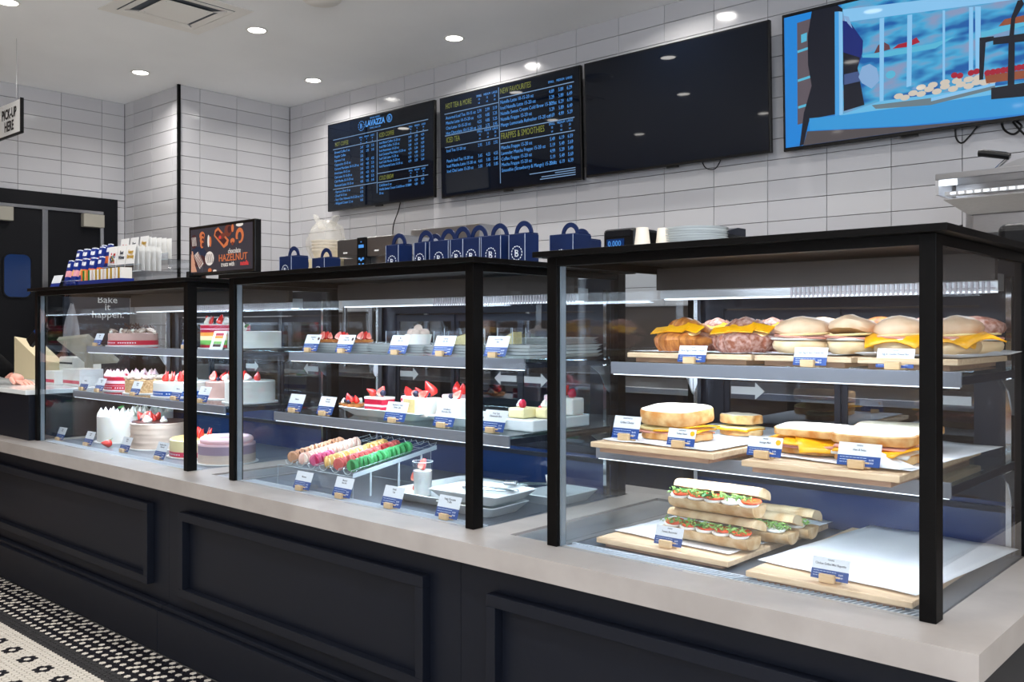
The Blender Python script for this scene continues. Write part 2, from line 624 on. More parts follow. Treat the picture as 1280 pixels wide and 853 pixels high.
# ================================================================ CEILING FITTINGS
def downlight(x, y, label, power=9):
    t = thing('ceiling_light', label, 'ceiling light', (x, y, CEIL), 'round recessed ceiling lights')
    MB().lathe([(.049, -.0008), (.062, -.0008), (.066, -.004), (.062, -.008), (.052, -.006), (.049, -.0008)], 28, (x, y, CEIL), cap=False).build('trim_ring', 'lamp_trim', t, smooth=True)
    MB().lathe([(.001, -.0045), (.051, -.0045), (.051, -.003), (.001, -.003)], 28, (x, y, CEIL)).build('diffuser', 'lamp_disc', t)
    area('lamp', (x, y, CEIL - .012), .1, .1, power, (1.0, .965, .925), shape='DISK', spread=R(150), parent=t)
    return t


LAB = {(-6.26, 3.07): 'round recessed ceiling light nearest the left tiled wall corner',
       (-4.85, 3.10): 'round recessed ceiling light beside the square air vent',
       (-5.53, 4.00): 'round recessed ceiling light close to the inner tiled corner',
       (-4.08, 4.00): 'round recessed ceiling light above the first two menu screens',
       (-5.45, 1.92): 'round recessed ceiling light at the top left edge of the picture'}
for (x, y), l in LAB.items():
    downlight(x, y, l)
for x, y in ((-2.62, 4.0), (-1.18, 4.0), (-3.45, 3.1), (-2.05, 3.1), (-.65, 3.1), (-4.05, 1.92), (-2.65, 1.92), (-1.25, 1.92), (.2, 1.92),
             (-5.45, .5), (-4.05, .5), (-2.65, .5), (-1.25, .5), (.3, .5), (-4.05, -1.2), (-2.3, -1.2), (-.5, -1.2), (1.2, -1.2), (1.2, .5), (1.2, 3.0)):
    downlight(x, y, 'round recessed ceiling light outside the picture', 4.5 if y > 2.9 else 10)

t = thing('ceiling_vent', 'square white air diffuser set in the ceiling', 'air vent', (-4.88, 2.6, CEIL))
vx, vy = -4.88, 2.6


def ring(mb, a, b, z0, z1, m=None):
    """square sloped ring between half sizes a (outer, z0) and b (inner, z1)"""
    vs = []
    for (h, z) in ((a, z0), (b, z1), (b, z1 + .004), (a, z0 + .004)):
        vs += [(vx - h, vy - h, z), (vx + h, vy - h, z), (vx + h, vy + h, z), (vx - h, vy + h, z)]
    fs = []
    for l in range(4):
        for k in range(4):
            n_ = (k + 1) % 4
            fs.append((l * 4 + k, l * 4 + n_, ((l + 1) % 4) * 4 + n_, ((l + 1) % 4) * 4 + k))
    mb.add(vs, fs, m)


b = MB(); ring(b, .305, .235, CEIL - .006, CEIL - .006); b.build('vent_frame', 'lamp_trim', t)
b = MB(); ring(b, .226, .182, CEIL - .010, CEIL - .004); b.build('louvre', 'lamp_trim', t)
b = MB().box(vx - .145, vx + .145, vy - .145, vy + .145, CEIL - .016, CEIL - .012); b.build('centre_plate', 'lamp_trim', t)
MB().box(vx - .235, vx + .235, vy - .235, vy + .235, CEIL - .003, CEIL - .001).build('duct_opening', 'duct_dark', t)
for k in range(4):
    b = MB()
    c = [(-1, -1), (1, -1), (1, 1), (-1, 1)][k]
    b.tube([(vx + c[0] * .12, vy + c[1] * .12, CEIL - .013), (vx + c[0] * .2, vy + c[1] * .2, CEIL - .006)], .004, 6)
    b.build('vent_wire', 'steel', t)
tag(MB().lathe([(.001, 0), (.105, 0), (.105, -.02), (.09, -.032), (.001, -.034)], 32, (-4.1, 3.02, CEIL)).build('ceiling_speaker', 'lamp_trim', loc=(-4.1, 3.02, CEIL), smooth=True),
    'shallow round grey dome fixture on the ceiling at the top edge', 'ceiling fixture')

# ---- hanging pick-up sign
t = thing('hanging_sign', 'white hanging sign reading PICK-UP HERE', 'sign', (-6.3, 2.2, 2.49))
MB().box(-6.6, -6.02, 2.195, 2.205, 2.385, 2.585).build('sign_panel', 'white_plastic', t, bevel=.002)
MB().box(-6.02, -6.012, 2.19, 2.21, 2.38, 2.59).build('edge_strip', 'black_plastic', t)
MB().box(-6.6, -6.012, 2.19, 2.21, 2.375, 2.384).build('edge_strip', 'black_plastic', t)
text('PICK-UP\nHERE', .086, 'black_plastic', t, (-6.205, 2.193, 2.49), align='CENTER', sx=.76, line=.9, bold=.0025)
for x in (-6.5, -6.1):
    MB().cyl((x, 2.2, 2.585), (x, 2.2, CEIL), .0012, n=5).build('wire', 'steel', t)

# ================================================================ COUNTER
CZ, Y0 = 0.646, 1.631
bx = MB()
bx.box(-5.7, -.443, Y0, 1.772, CZ - .052, CZ)                     # front strip
for x0, x1 in ((-5.7, -4.594), (-3.19, -3.072), (-1.71, -1.602), (-.555, -.443)):
    bx.box(x0, x1, 1.772, 2.46, CZ - .052, CZ)
bx.box(-5.7, -.443, 2.46, 2.60, CZ - .052, CZ)
bx.box(-.56, -.443, 2.60, 4.3, CZ - .052, CZ)
wt = tag(bx.build('worktop', 'concrete'), 'long pale concrete worktop carrying the three glass display cases', 'worktop')


def cabinet(x0, x1, label, ends=(True, True)):
    t = thing('counter_cabinet', label, 'cabinet', ((x0 + x1) / 2, 1.68, 0))
    g = .0006
    MB().box(x0 + g, x1 - g, 1.68, 2.58, .0, CZ - .0525).build('body', 'navy_paint', t)
    MB().box(x0 + g, x1 - g, 1.634, 1.679, 0, .152).build('plinth', 'navy_paint', t, bevel=.003)
    MB().box(x0 + g, x1 - g, 1.652, 1.679, .1525, .168).build('plinth_cap', 'navy_paint', t, bevel=.003)
    a, b_ = x0 + .115, x1 - .115
    z0, z1, wdt = .222, .524, .03
    yf, yb = 1.652, 1.6795
    for (p, q, r_, s_) in ((a, b_, z1 - wdt, z1), (a, b_, z0, z0 + wdt), (a, a + wdt, z0 + wdt, z1 - wdt), (b_ - wdt, b_, z0 + wdt, z1 - wdt)):
        MB().box(p, q, yf, yb, r_, s_).build('moulding', 'navy_paint', t, bevel=.0015)
    return t


cabinet(-5.7, -3.203, 'black panelled counter cabinet under the leftmost display case')
cabinet(-3.203, -1.689, 'dark navy panelled counter cabinet under the middle display case')
cabinet(-1.689, -.462, 'dark navy panelled counter cabinet under the right display case at the corner')
# steel filler plates in the slots left of two cases
for x0, x1, lb in ((-3.072, -2.9, 'between the left and middle display cases'), (-1.602, -1.44, 'between the middle and right display cases')):
    tag(MB().box(x0 + .001, x1, 1.774, 2.45, CZ - .03, CZ - .006).build('filler_plate', 'steel_bright', loc=(x0, 1.77, CZ - .03)), 'brushed metal filler plate sunk in the worktop ' + lb, 'metal plate')

# raised till counter on the left
t = thing('till_counter', 'raised black till counter with a white top at the far left', 'counter', (-5.6, 2.1, CZ))
MB().box(-6.6, -4.622, 1.72, 2.45, CZ + .0005, .862).build('body', 'navy_paint', t)
MB().box(-6.6, -4.618, 1.705, 2.46, .8625, .885).build('counter_top', 'porcelain', t, bevel=.003)

# ================================================================ DISPLAY CASES
YF, YB = 1.745, 2.43
LID0, LID1 = 1.352, 1.366
LED = (0.77, 0.875, 1.0)


def case(xl, xr, label, rails, led_power, panes, mirror_door=False):
    c = thing('display_case', label, 'display case', ((xl + xr) / 2, 2.1, CZ))
    pw, pd = .03, .038
    z0 = CZ + .0005
    for x in (xl, xr - pw):
        MB().box(x, x + pw, YF, YF + pd, z0, LID0 - .001).build('post', 'black_metal', c, bevel=.001)
        MB().box(x, x + pw, YB - .03, YB + .01, z0, LID0 - .001).build('post', 'black_metal', c, bevel=.001)
    MB().box(xl - .026, xr + .026, YF - .026, YB + .03, LID0, LID1).build('lid', 'black_metal', c, bevel=.001)
    MB().box(xl + pw, xr - pw, YF + .002, YF + .03, 1.331, LID0 - .001).build('top_rail', 'black_metal', c)
    for x in (xl + .002, xr - .022):
        MB().box(x, x + .02, YF + pd, YB - .03, 1.331, LID0 - .001).build('top_rail', 'black_metal', c)
    # glass
    g = MB().box(xl + pw, xr - pw, YF + .006, YF + .012, z0 + .001, 1.331)
    g.build('front_glass', 'glass', c)
    for x in (xl + .008, xr - .014):
        MB().box(x, x + .006, YF + pd, YB - .03, z0 + .001, 1.331).build('side_glass', 'glass', c)
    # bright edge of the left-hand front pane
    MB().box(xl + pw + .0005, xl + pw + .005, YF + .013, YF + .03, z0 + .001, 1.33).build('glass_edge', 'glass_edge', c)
    # deck, sill and vent grille
    xi0, xi1 = xl + .02, xr - .02
    MB().box(xi0, xi1, 1.8235, YB - .01, .630, .640).build('deck', 'deck_steel', c)
    gr = MB().box(xi0, xi1, 1.774, 1.823, .618, .626).build('vent_tray', 'grille_dark', c)
    s_ = MB()
    x = xi0 + .006
    while x < xi1 - .01:
        s_.add([(x, 1.779, .6435), (x + .0042, 1.779, .6435), (x + .0162, 1.818, .6435), (x + .012, 1.818, .6435),
                (x, 1.779, .637), (x + .0042, 1.779, .637), (x + .0162, 1.818, .637), (x + .012, 1.818, .637)],
               [(0, 1, 2, 3), (0, 4, 5, 1), (1, 5, 6, 2), (2, 6, 7, 3), (3, 7, 4, 0)])
        x += .0125
    s_.box(xi0, xi1, 1.776, 1.779, .637, .644).box(xi0, xi1, 1.818, 1.8232, .637, .644)
    so = s_.build('vent_slats', 'grille_white', c); so['kind'] = 'stuff'
    # back: lower panel, frame, sliding doors
    MB().box(xi0, xi1, YB - .012, YB, .6405, .765 if xr > -3 else .80).build('kick_panel', 'inner_navy', c)
    MB().box(xi0, xi1, YB - .03, YB - .012, .742, .755).build('ledge', 'frame_slate', c)
    MB().box(xi0, xi1, YB - .016, YB, 1.235, 1.34).build('head_panel', 'frame_slate', c)
    n = panes
    dw = (xi1 - xi0 - .09 * 2) / n
    for s0, s1 in ((xi0, xi0 + .09), (xi1 - .09, xi1)):
        MB().box(s0, s1, YB - .014, YB + .004, .765, 1.235).build('jamb', 'frame_slate', c)
    for k in range(n):
        a = xi0 + .09 + k * dw; b_ = a + dw
        yy = YB - .01 + .008 * (k & 1)
        fr = MB()
        fr.box(a, a + .016, yy, yy + .007, .77, 1.23).box(b_ - .016, b_, yy, yy + .007, .77, 1.23)
        fr.box(a + .016, b_ - .016, yy, yy + .007, .77, .79).box(a + .016, b_ - .016, yy, yy + .007, 1.205, 1.23)
        d = fr.build('sliding_door', 'frame_slate', c)
        MB().box(a + .016, b_ - .016, yy + .002, yy + .005, .79, 1.205).build('door_pane', 'glass_dark', d)
        # white arrow decal
        ar = MB()
        L_ = .105
        sgn = 1 if k % 2 == 0 else -1
        base = [(0, -.011), (L_ * .72, -.011), (L_ * .72, -.024), (L_, 0), (L_ * .72, .024), (L_ * .72, .011), (0, .011)]
        if sgn < 0: base = [(-x_, y_) for x_, y_ in base][::-1]
        ox = a + .022 if sgn > 0 else b_ - .022
        ar.M = Matrix.Translation((ox, yy + .0015, 1.00)) @ RX
        ar.prism(base, .0012)
        ar.build('arrow_decal', 'white_plastic', d)
    # slotted uprights at the back corners
    for x in (xi0 + .012, xi1 - .024):
        u = MB().box(x, x + .012, YB - .05, YB - .03, .641, 1.30)
        up = u.build('upright', 'chrome', c)
    # light housing hung under the lid
    MB().box(xi0, xi1, 2.20, 2.22, 1.285, 1.345).build('light_housing', 'bronze', c)
    lb = MB().box(xi0, xi1, 2.221, 2.27, 1.262, 1.30).build('light_bar', 'steel_bright', c)
    MB().box(xi0 + .01, xi1 - .01, 2.225, 2.262, 1.2585, 1.2615).build('led_tube', 'led_strip', lb)
    rb = MB()
    x = xl + (xr - xl) * .45
    while x < xi1 - .012:
        rb.box(x, x + .0055, 2.2165, 2.2205, 1.256, 1.2835)
        x += .0115
    rb.box(xl + (xr - xl) * .45, xi1 - .004, 2.2175, 2.2205, 1.2665, 1.2695)
    r_ = rb.build('ribbed_diffuser', 'ribs', lb)
    r_['kind'] = 'stuff'
    area('case_lamp', ((xl + xr) / 2, 2.24, 1.255), xr - xl - .1, .03, led_power * .35 * (xr - xl), LED, (R(-12), 0, 0), parent=c)
    MB().box(xl + pw, xr - pw, 1.776, 1.79, 1.341, 1.3505).build('front_led_strip', 'led_strip', c)  # glowing strip added out of sight behind the rail
    area('front_lamp', ((xl + xr) / 2, 1.80, 1.338), xr - xl - .1, .02, led_power * .65 * (xr - xl), LED, (R(30), 0, 0), parent=c, spread=R(130))  # added fill with no visible source, brightens the fronts of the food
    # shelves
    for (yf, zt, dep) in ((1.98, 1.09, .42), (1.915, .876, .50)):
        sh = MB().box(xi0 + .008, xi1 - .008, yf + .004, min(yf + dep, 2.395), zt - .008, zt).build('shelf', 'glass_shelf', c)
        MB().box(xi0 + .005, xi1 - .005, yf - .004, yf + .0035, zt - .030, zt + .001).build('shelf_rail', 'rail_steel', sh, bevel=.0008)
        MB().box(xi0 + .01, xi1 - .01, yf + .0006, yf + .006, zt - .0325, zt - .0305).build('led_strip', 'led_strip', sh)
        area('shelf_lamp', ((xl + xr) / 2, yf + .03, zt - .035), xr - xl - .12, .02, led_power * .62 * (xr - xl), LED, (R(14), 0, 0), parent=c)
        for x in (xi0 + .008, xi1 - .012):
            MB().box(x, x + .004, yf + .006, 2.395, zt - .026, zt - .009).build('side_rail', 'frame_slate', sh)
            br = MB()
            br.M = Matrix(((0, 0, 1, x), (1, 0, 0, 0), (0, 1, 0, 0), (0, 0, 0, 1)))
            br.prism([(2.395, zt - .03), (2.395, zt - .115), (2.375, zt - .10), (2.345, zt - .055), (2.30, zt - .03)], .003)
            br.build('bracket', 'steel_bright', sh)
    return c


glass_mat('glass_dark', tint=(0.74, 0.80, 0.88), base=0.14, amt=.8)
mat('bronze', srgb(62, 56, 53), 0.42, metal=0.5)
mat('rail_steel', srgb(146, 150, 160), 0.35, metal=0.45)
mat('ribs', srgb(220, 214, 220), 0.3, alpha=.7)
LP = 3.3
case_l = case(-4.612, -3.19, 'leftmost glass display case full of whole cakes', None, LP, 4)
case_m = case(-2.905, -1.708, 'middle glass display case with macarons and cake slices', None, LP, 3)
case_r = case(-1.455, -.545, 'right glass display case with sandwiches on wooden boards', None, LP, 2)

# ================================================================ SCREENS ON THE BACK WALL
def screen(x0, x1, z0, z1, label, tilt=.02, pic=True):
    t = thing('wall_screen', label, 'screen', ((x0 + x1) / 2, 4.30, (z0 + z1) / 2))
    W, Hh = x1 - x0, z1 - z0
    t.rotation_euler = (math.atan2(tilt, Hh), 0, 0)
    b = MB().box(-W / 2, W / 2, -.012, .012, -Hh / 2, Hh / 2)
    b.build('screen_body', 'bezel', t, world=False, bevel=.003)
    MB().box(-W / 2 + .01, W / 2 - .01, -.0135, -.0122, -Hh / 2 + .014, Hh / 2 - .01).build('panel', 'screen_black', t, world=False)
    MB().box(-W * .2, W * .2, .013, .052, -Hh * .25, Hh * .2).build('wall_bracket', 'bezel', t, world=False)
    MB().box(-W * .03, W * .03, -.008, .01, -Hh / 2 - .008, -Hh / 2).build('logo_tab', 'bezel', t, world=False)
    return t, W, Hh


def rules(t, W, Hh, lines):
    """lines: (u0,v0,u1,v1) as fractions from top-left"""
    b = MB()
    for (u0, v0, u1, v1) in lines:
        th = .0026
        xa, xb = -W / 2 + u0 * W, -W / 2 + u1 * W
        za, zb = Hh / 2 - v0 * Hh, Hh / 2 - v1 * Hh
        if abs(za - zb) < 1e-6: b.box(xa, xb, -.0142, -.0136, za - th, za + th)
        else: b.box(xa - th, xa + th, -.0142, -.0136, zb, za)
    b.build('ruled_lines', 'menu_line', t, world=False)


def stext(t, W, Hh, u, v, body, size, m='menu_blue', align='LEFT', line=1.0, sx=.8, bold=.0):
    return text(body, size, m, t, (-W / 2 + u * W, -.0142, Hh / 2 - v * Hh), align=align, world=False, sx=sx, line=line, bold=bold)


# screen 1
t, W, Hh = screen(-5.745, -4.565, 2.062, 2.722, 'leftmost wall menu screen listing hot coffee and iced coffee', .0)
rules(t, W, Hh, [(.06, .19, .95, .19), (.06, .30, .49, .30), (.495, .205, .495, .87), (.50, .30, .95, .30), (.06, .755, .49, .755), (.50, .66, .95, .66), (.50, .76, .95, .76)])
stext(t, W, Hh, .08, .27, 'HOT COFFEE', .044, 'menu_yellow', sx=.62)
stext(t, W, Hh, .515, .27, 'ICED COFFEE', .044, 'menu_yellow', sx=.62)
stext(t, W, Hh, .515, .735, 'COLD BREW', .044, 'menu_yellow', sx=.62)
stext(t, W, Hh, .475, .120, 'LAVAZZA', .058, bold=.002, align='CENTER', sx=.85)
stext(t, W, Hh, .475, .045, 'PROUDLY SERVING', .016, align='CENTER')
stext(t, W, Hh, .475, .155, 'TORINO, ITALIA, 1895', .016, align='CENTER')
stext(t, W, Hh, .075, .35, 'Brewed Coffee 5 oz\nRegular Coffee\nEspresso 5 oz\nCappuccino 10-15 oz\nCaramel Macchiato 10-15-20 oz\nAmericano 10-15 oz\nCafe Latte 10-15-20 oz\nCafe Mocha 10-15-20 oz\nFlavoured Latte 10-15 oz', .0262, line=1.19, sx=.85)
stext(t, W, Hh, .075, .80, '- Espresso Short 5 oz\n- Decaf 10-15 oz\n- Soy / Oat / Almond 10-15-20 oz\n- Whipped Cream 1.5 oz', .0255, line=1.14, sx=.85)
stext(t, W, Hh, .515, .345, 'Iced Black Coffee 15-20 oz\nIced Milk Coffee 15-20 oz\nIced Americano 15-20 oz\nIced Caramel Macchiato 15-20 oz\nIced Cafe Latte 15-20 oz\nIced Cafe Mocha 15-20 oz\nIced Flavoured Latte 15-20 oz', .0245, line=1.14, sx=.85)
stext(t, W, Hh, .515, .805, 'Cold Brew 5 oz\nVanilla Sweet Cream Cold Brew 15/20\n20 oz', .0245, line=1.14, sx=.85)
for u, bd in ((.335, '2.45\n2.45\n3.25\n3.95\n4.45\n3.45\n3.95\n4.45\n4.85'), (.39, '3.20\n2.95\n\n4.25\n4.85\n3.75\n4.25\n4.85\n5.05'), (.44, '3.55\n3.45\n\n4.55\n5.25\n3.95\n4.55\n5.25\n5.45')):
    stext(t, W, Hh, u, .35, bd, .0262, line=1.19, sx=.72)
stext(t, W, Hh, .335, .80, '0.95\n0.75\n0.75\n0.65', .0255, line=1.14, sx=.75)
for k, u in enumerate((.80, .855, .91)):
    stext(t, W, Hh, u, .235, ['SMALL', 'MEDIUM', 'LARGE'][k] + '\n' + ['10', '15', '20'][k] + '\noz', .017, sx=.8, align='CENTER', line=1.1)
    stext(t, W, Hh, u - .46, .235, ['SMALL', 'MEDIUM', 'LARGE'][k] + '\n' + ['10', '15', '20'][k] + '\noz', .017, sx=.8, align='CENTER', line=1.1)
    stext(t, W, Hh, u, .695, ['SMALL', 'MEDIUM', 'LARGE'][k] + '\n' + ['10', '15', '20'][k] + '\noz', .017, sx=.8, align='CENTER', line=1.1)
    stext(t, W, Hh, u - .02, .345, ['3.49\n3.49\n3.89\n4.79\n4.39\n4.79\n4.79', '3.99\n4.29\n4.19\n5.09\n4.89\n5.19\n5.29', '4.29\n4.69\n4.59\n5.49\n5.29\n5.59\n5.69'][k], .0245, line=1.14, sx=.75)
    stext(t, W, Hh, u - .02, .805, ['3.99\n4.49', '4.29\n4.89', '4.59\n5.29'][k], .0245, line=1.14, sx=.75)


def badge(t, x, z, r, y=-.0145, m='menu_blue', nseg=12, wdt=.14, letter='B', world=False, lsize=None):
    b = MB()
    b.M = Matrix.Translation((x, y, z)) @ RX
    for k in range(nseg):
        a0 = 2 * pi * k / nseg
        a1 = a0 + 2 * pi / nseg * .62
        q = [(r * cos(a0), r * sin(a0)), (r * cos((a0 + a1) / 2), r * sin((a0 + a1) / 2)), (r * cos(a1), r * sin(a1)),
             (r * (1 - wdt) * cos(a1), r * (1 - wdt) * sin(a1)), (r * (1 - wdt) * cos((a0 + a1) / 2), r * (1 - wdt) * sin((a0 + a1) / 2)), (r * (1 - wdt) * cos(a0), r * (1 - wdt) * sin(a0))]
        b.prism(q, .0004)
    # monogram: two stacked loops of a B
    for cz_, rr in ((.22, .27), (-.24, .33)):
        n = 14
        q = [(rr * r * cos(2 * pi * i / n), rr * r * .82 * sin(2 * pi * i / n) + cz_ * r) for i in range(n)]
        qi = [(.55 * a_, (b__ - cz_ * r) * .5 + cz_ * r) for a_, b__ in q]
        vs_ = [(a_, b__, .0004) for a_, b__ in q] + [(a_, b__, .0004) for a_, b__ in qi]
        b.add(vs_, [(i, (i + 1) % n, n + (i + 1) % n, n + i) for i in range(n)])
    b.prism([(-.36 * r, -.5 * r), (-.2 * r, -.5 * r), (-.2 * r, .5 * r), (-.36 * r, .5 * r)], .0004)
    return b


badge(t, -W / 2 + .345 * W, Hh / 2 - .10 * Hh, .036).build('emblem', 'menu_blue', t, world=False)
badge(t, -W / 2 + .61 * W, Hh / 2 - .085 * Hh, .03, nseg=30, wdt=.3).build('emblem', 'menu_blue', t, world=False)

# screen 2
t, W, Hh = screen(-4.505, -3.315, 2.047, 2.717, 'second wall menu screen listing hot tea, iced tea and smoothies')
rules(t, W, Hh, [(.04, .17, .45, .17), (.04, .385, .45, .385), (.04, .50, .45, .50), (.455, .03, .455, .93), (.46, .135, .96, .135), (.46, .445, .96, .445), (.46, .56, .96, .56)])
stext(t, W, Hh, .05, .12, 'HOT TEA & MORE', .05, 'menu_yellow', sx=.6)
stext(t, W, Hh, .05, .455, 'ICED TEA', .05, 'menu_yellow', sx=.6)
stext(t, W, Hh, .465, .095, 'NEW FAVOURITES', .05, 'menu_yellow', sx=.62)
stext(t, W, Hh, .465, .52, 'FRAPPES & SMOOTHIES', .056, 'menu_yellow', sx=.62)
stext(t, W, Hh, .05, .225, 'Assorted Leaf Tea 10-15 oz\nMatcha Latte 10-15-20 oz\nChai Latte 10-15-20 oz\nHot Chocolate 10-15-20 oz', .029, line=1.17, sx=.85)
stext(t, W, Hh, .05, .55, 'Iced Tea 15-20 oz\n\nPeach Iced Tea 15-20 oz\nIced Matcha Latte 15-20 oz\nIced Chai Latte 15-20 oz', .029, line=1.17, sx=.85)
stext(t, W, Hh, .465, .19, 'Nutella Latte 10-15-20 oz\nIced Nutella Latte 15-20 oz\nNutella Sweet Cream Cold Brew 15-20 oz\nNutella Frappe 15-20 oz\nMango Lemonade Refresher 15-20 oz', .031, line=1.15, sx=.85)
stext(t, W, Hh, .465, .615, 'Matcha Frappe 15-20 oz\nLavender Matcha Frappe 15-20 oz\nCoffee Frappe 15-20 oz\nMocha Frappe 15-20 oz\nSmoothie (Strawberry & Mango) 15-20 oz', .031, line=1.15, sx=.85)
for k, u in enumerate((.80, .86, .915)):
    nm = ['SMALL', 'MEDIUM', 'LARGE'][k]
    stext(t, W, Hh, u + .015, .10, nm, .02, align='CENTER')
    stext(t, W, Hh, u + .015, .475, nm + '\n' + ['10', '15', '20'][k] + '\noz', .02, align='CENTER', line=1.1)
    stext(t, W, Hh, u - .505 + .015, .075, nm + '\n' + ['10', '15', '20'][k] + '\noz', .02, align='CENTER', line=1.1)
    stext(t, W, Hh, u - .505 + .015, .415, nm + '\n' + ['10', '15', '20'][k] + '\noz', .02, align='CENTER', line=1.1)
    stext(t, W, Hh, u, .19, ['4.89\n5.29\n5.29\n5.29\n4.69', '5.89\n5.89\n6.29\n5.89\n4.99', '6.29\n6.49\n6.99\n6.49\n5.29'][k], .031, line=1.15, sx=.75)
    stext(t, W, Hh, u, .615, ['5.49\n5.19\n4.99\n5.19\n5.69', '6.19\n5.49\n5.29\n5.49\n6.19', '6.59\n5.69\n5.49\n5.69\n6.39'][k], .031, line=1.15, sx=.75)
    stext(t, W, Hh, u - .505, .225, ['2.79\n4.25\n4.25\n3.25', '2.99\n4.85\n4.85\n3.75', '3.19\n5.25\n5.25\n3.95'][k], .029, line=1.17, sx=.75)
    stext(t, W, Hh, u - .505, .55, ['2.95\n\n3.65\n4.65\n5.05', '3.15\n\n4.25\n5.05\n5.45', '3.55\n\n4.55\n5.65\n5.85'][k], .029, line=1.17, sx=.75)
for k, (a_, b_) in enumerate(((.62, .96), (.79, .96), (.70, .96), (.69, .96))):
    rules(t, W, Hh, [(a_ + .04, .885 + k * .020, b_, .885 + k * .020)])

# screen 3 (off)
t, W, Hh = screen(-3.288, -2.128, 2.056, 2.717, 'third wall screen, switched off and black')
# screen 4 (picture)
t, W, Hh = screen(-2.062, -.86, 2.050, 2.722, 'rightmost wall screen showing a blue bakery display picture')
PIC = {'bg': (40, 130, 215), 'door': (30, 138, 226), 'shelf': (98, 88, 96), 'person': (16, 20, 34), 'sleeve': (18, 38, 120), 'light': (140, 205, 250), 'post': (70, 165, 235),
       'glove': (140, 180, 225), 'arm': (70, 90, 140), 'counter': (54, 158, 226), 'ctop': (110, 195, 240), 'sheet': (110, 130, 140), 'steel': (84, 78, 80),
       'black': (14, 18, 30), 'tart': (150, 80, 50), 'berry': (170, 24, 50), 'cream': (216, 206, 192), 'pastry': (104, 64, 72), 'cyan': (90, 190, 225)}
for k, v in PIC.items(): emis('pic_' + k, srgb(*v), .8)
bl = mat('pic_blur', srgb(60, 160, 220), .04, emit=.78, spec=.3)
nt = bl.node_tree
tc = nt.nodes.new('ShaderNodeTexCoord'); mp = nt.nodes.new('ShaderNodeMapping'); nz = nt.nodes.new('ShaderNodeTexNoise'); cr = nt.nodes.new('ShaderNodeValToRGB')
mp.inputs['Scale'].default_value = (4, 1, 11); nz.inputs['Scale'].default_value = 1.4; nz.inputs['Detail'].default_value = 2
cr.color_ramp.elements[0].position = .38; cr.color_ramp.elements[0].color = srgb(16, 96, 176)
cr.color_ramp.elements[1].position = .66; cr.color_ramp.elements[1].color = srgb(140, 160, 200)
e = cr.color_ramp.elements.new(.52); e.color = srgb(70, 176, 226)
nt.links.new(tc.outputs['Object'], mp.inputs[0]); nt.links.new(mp.outputs[0], nz.inputs[0]); nt.links.new(nz.outputs[0], cr.inputs[0])
nt.links.new(cr.outputs[0], nt.nodes['Principled BSDF'].inputs['Emission Color']); nt.nodes['Principled BSDF'].inputs['Base Color'].default_value = (.01, .01, .01, 1)
PM = ['bg', 'door', 'shelf', 'person', 'sleeve', 'light', 'post', 'glove', 'arm', 'counter', 'ctop', 'sheet', 'steel', 'black', 'tart', 'berry', 'cream', 'pastry', 'cyan', 'blur']
pic = MB()
layer = [0]
UMAX, VMAX, UMIN, VMIN = 1.19, .655, .013, .018


def pp(mname, pts):
    layer[0] += 1
    y = -.0136 - .00006 * layer[0]
    pts = [(min(max(a, UMIN), UMAX), min(max(b_, VMIN), VMAX)) for a, b_ in pts]
    pic.add([(a - W / 2, y, b_ - Hh / 2) for a, b_ in pts], [tuple(range(len(pts)))], PM.index(mname))


def pe(mname, u, v, ru, rv, n=12):
    pp(mname, [(u + ru * cos(2 * pi * k / n), v + rv * sin(2 * pi * k / n)) for k in range(n)])


pp('bg', [(.013, .018), (1.19, .018), (1.19, .655), (.013, .655)])
pp('blur', [(.30, .655), (1.19, .655), (1.19, .099), (.30, .12)])
pp('door', [(.018, .654), (.165, .655), (.165, .044), (.018, .02)])
pp('shelf', [(.08, .616), (.158, .623), (.15, .132), (.076, .123)])
for v in (.47, .33, .20): pp('cyan', [(.08, v), (.155, v + .01), (.155, v + .022), (.08, v + .012)])
pp('door', [(.055, .64), (.078, .64), (.074, .07), (.05, .07)])
pp('cyan', [(.10, .555), (.13, .56), (.128, .52), (.10, .515)])
pp('light', [(.306, .63), (1.19, .53), (1.19, .49), (.318, .568)])
pp('person', [(.155, .655), (.283, .655), (.306, .634), (.302, .146), (.137, .141), (.105, .022), (.085, .018), (.109, .176), (.150, .30), (.133, .404), (.133, .539)])
pp('sleeve', [(.306, .578), (.341, .563), (.401, .464), (.397, .406), (.374, .343), (.404, .167), (.306, .153)])
pp('person', [(.306, .43), (.385, .39), (.374, .343), (.404, .167), (.306, .153)])
pp('glove', [(.31, .60), (.335, .59), (.352, .53), (.33, .56)])
pp('pastry', [(.45, .395), (.47, .43), (.495, .44), (.52, .42), (.525, .40)])
pp('berry', [(.535, .40), (.56, .415), (.61, .418), (.64, .43), (.655, .405), (.60, .395)])
pp('cyan', [(.397, .398), (.708, .388), (.80, .40), (.72, .365), (.481, .37), (.397, .387)])
pe('cyan', .525, .285, .022, .018)
pp('arm', [(.31, .325), (.378, .327), (.393, .28), (.31, .276)])
pp('glove', [(.378, .30), (.395, .345), (.43, .352), (.463, .326), (.474, .266), (.438, .236), (.393, .27)])
for a in ([(.268, .628), (.288, .625), (.285, .138), (.264, .137)],): pp('post', a)
pp('light', [(.288, .625), (.306, .619), (.302, .138), (.285, .138)])
for a in ([(.478, .55), (.499, .549), (.492, .167), (.474, .167)], [(.602, .537), (.623, .536), (.616, .219), (.595, .215)], [(.752, .524), (.762, .522), (.759, .218), (.749, .216)], [(.86, .513), (.876, .51), (.874, .216), (.856, .218)], [(.884, .51), (.907, .505), (.901, .216), (.884, .217)]):
    pp('light', a)
pp('cyan', [(.907, .395), (1.19, .42), (1.19, .40), (.907, .37)])
pp('ctop', [(.285, .137), (.474, .172), (1.19, .15), (1.19, .096), (.318, .12)])
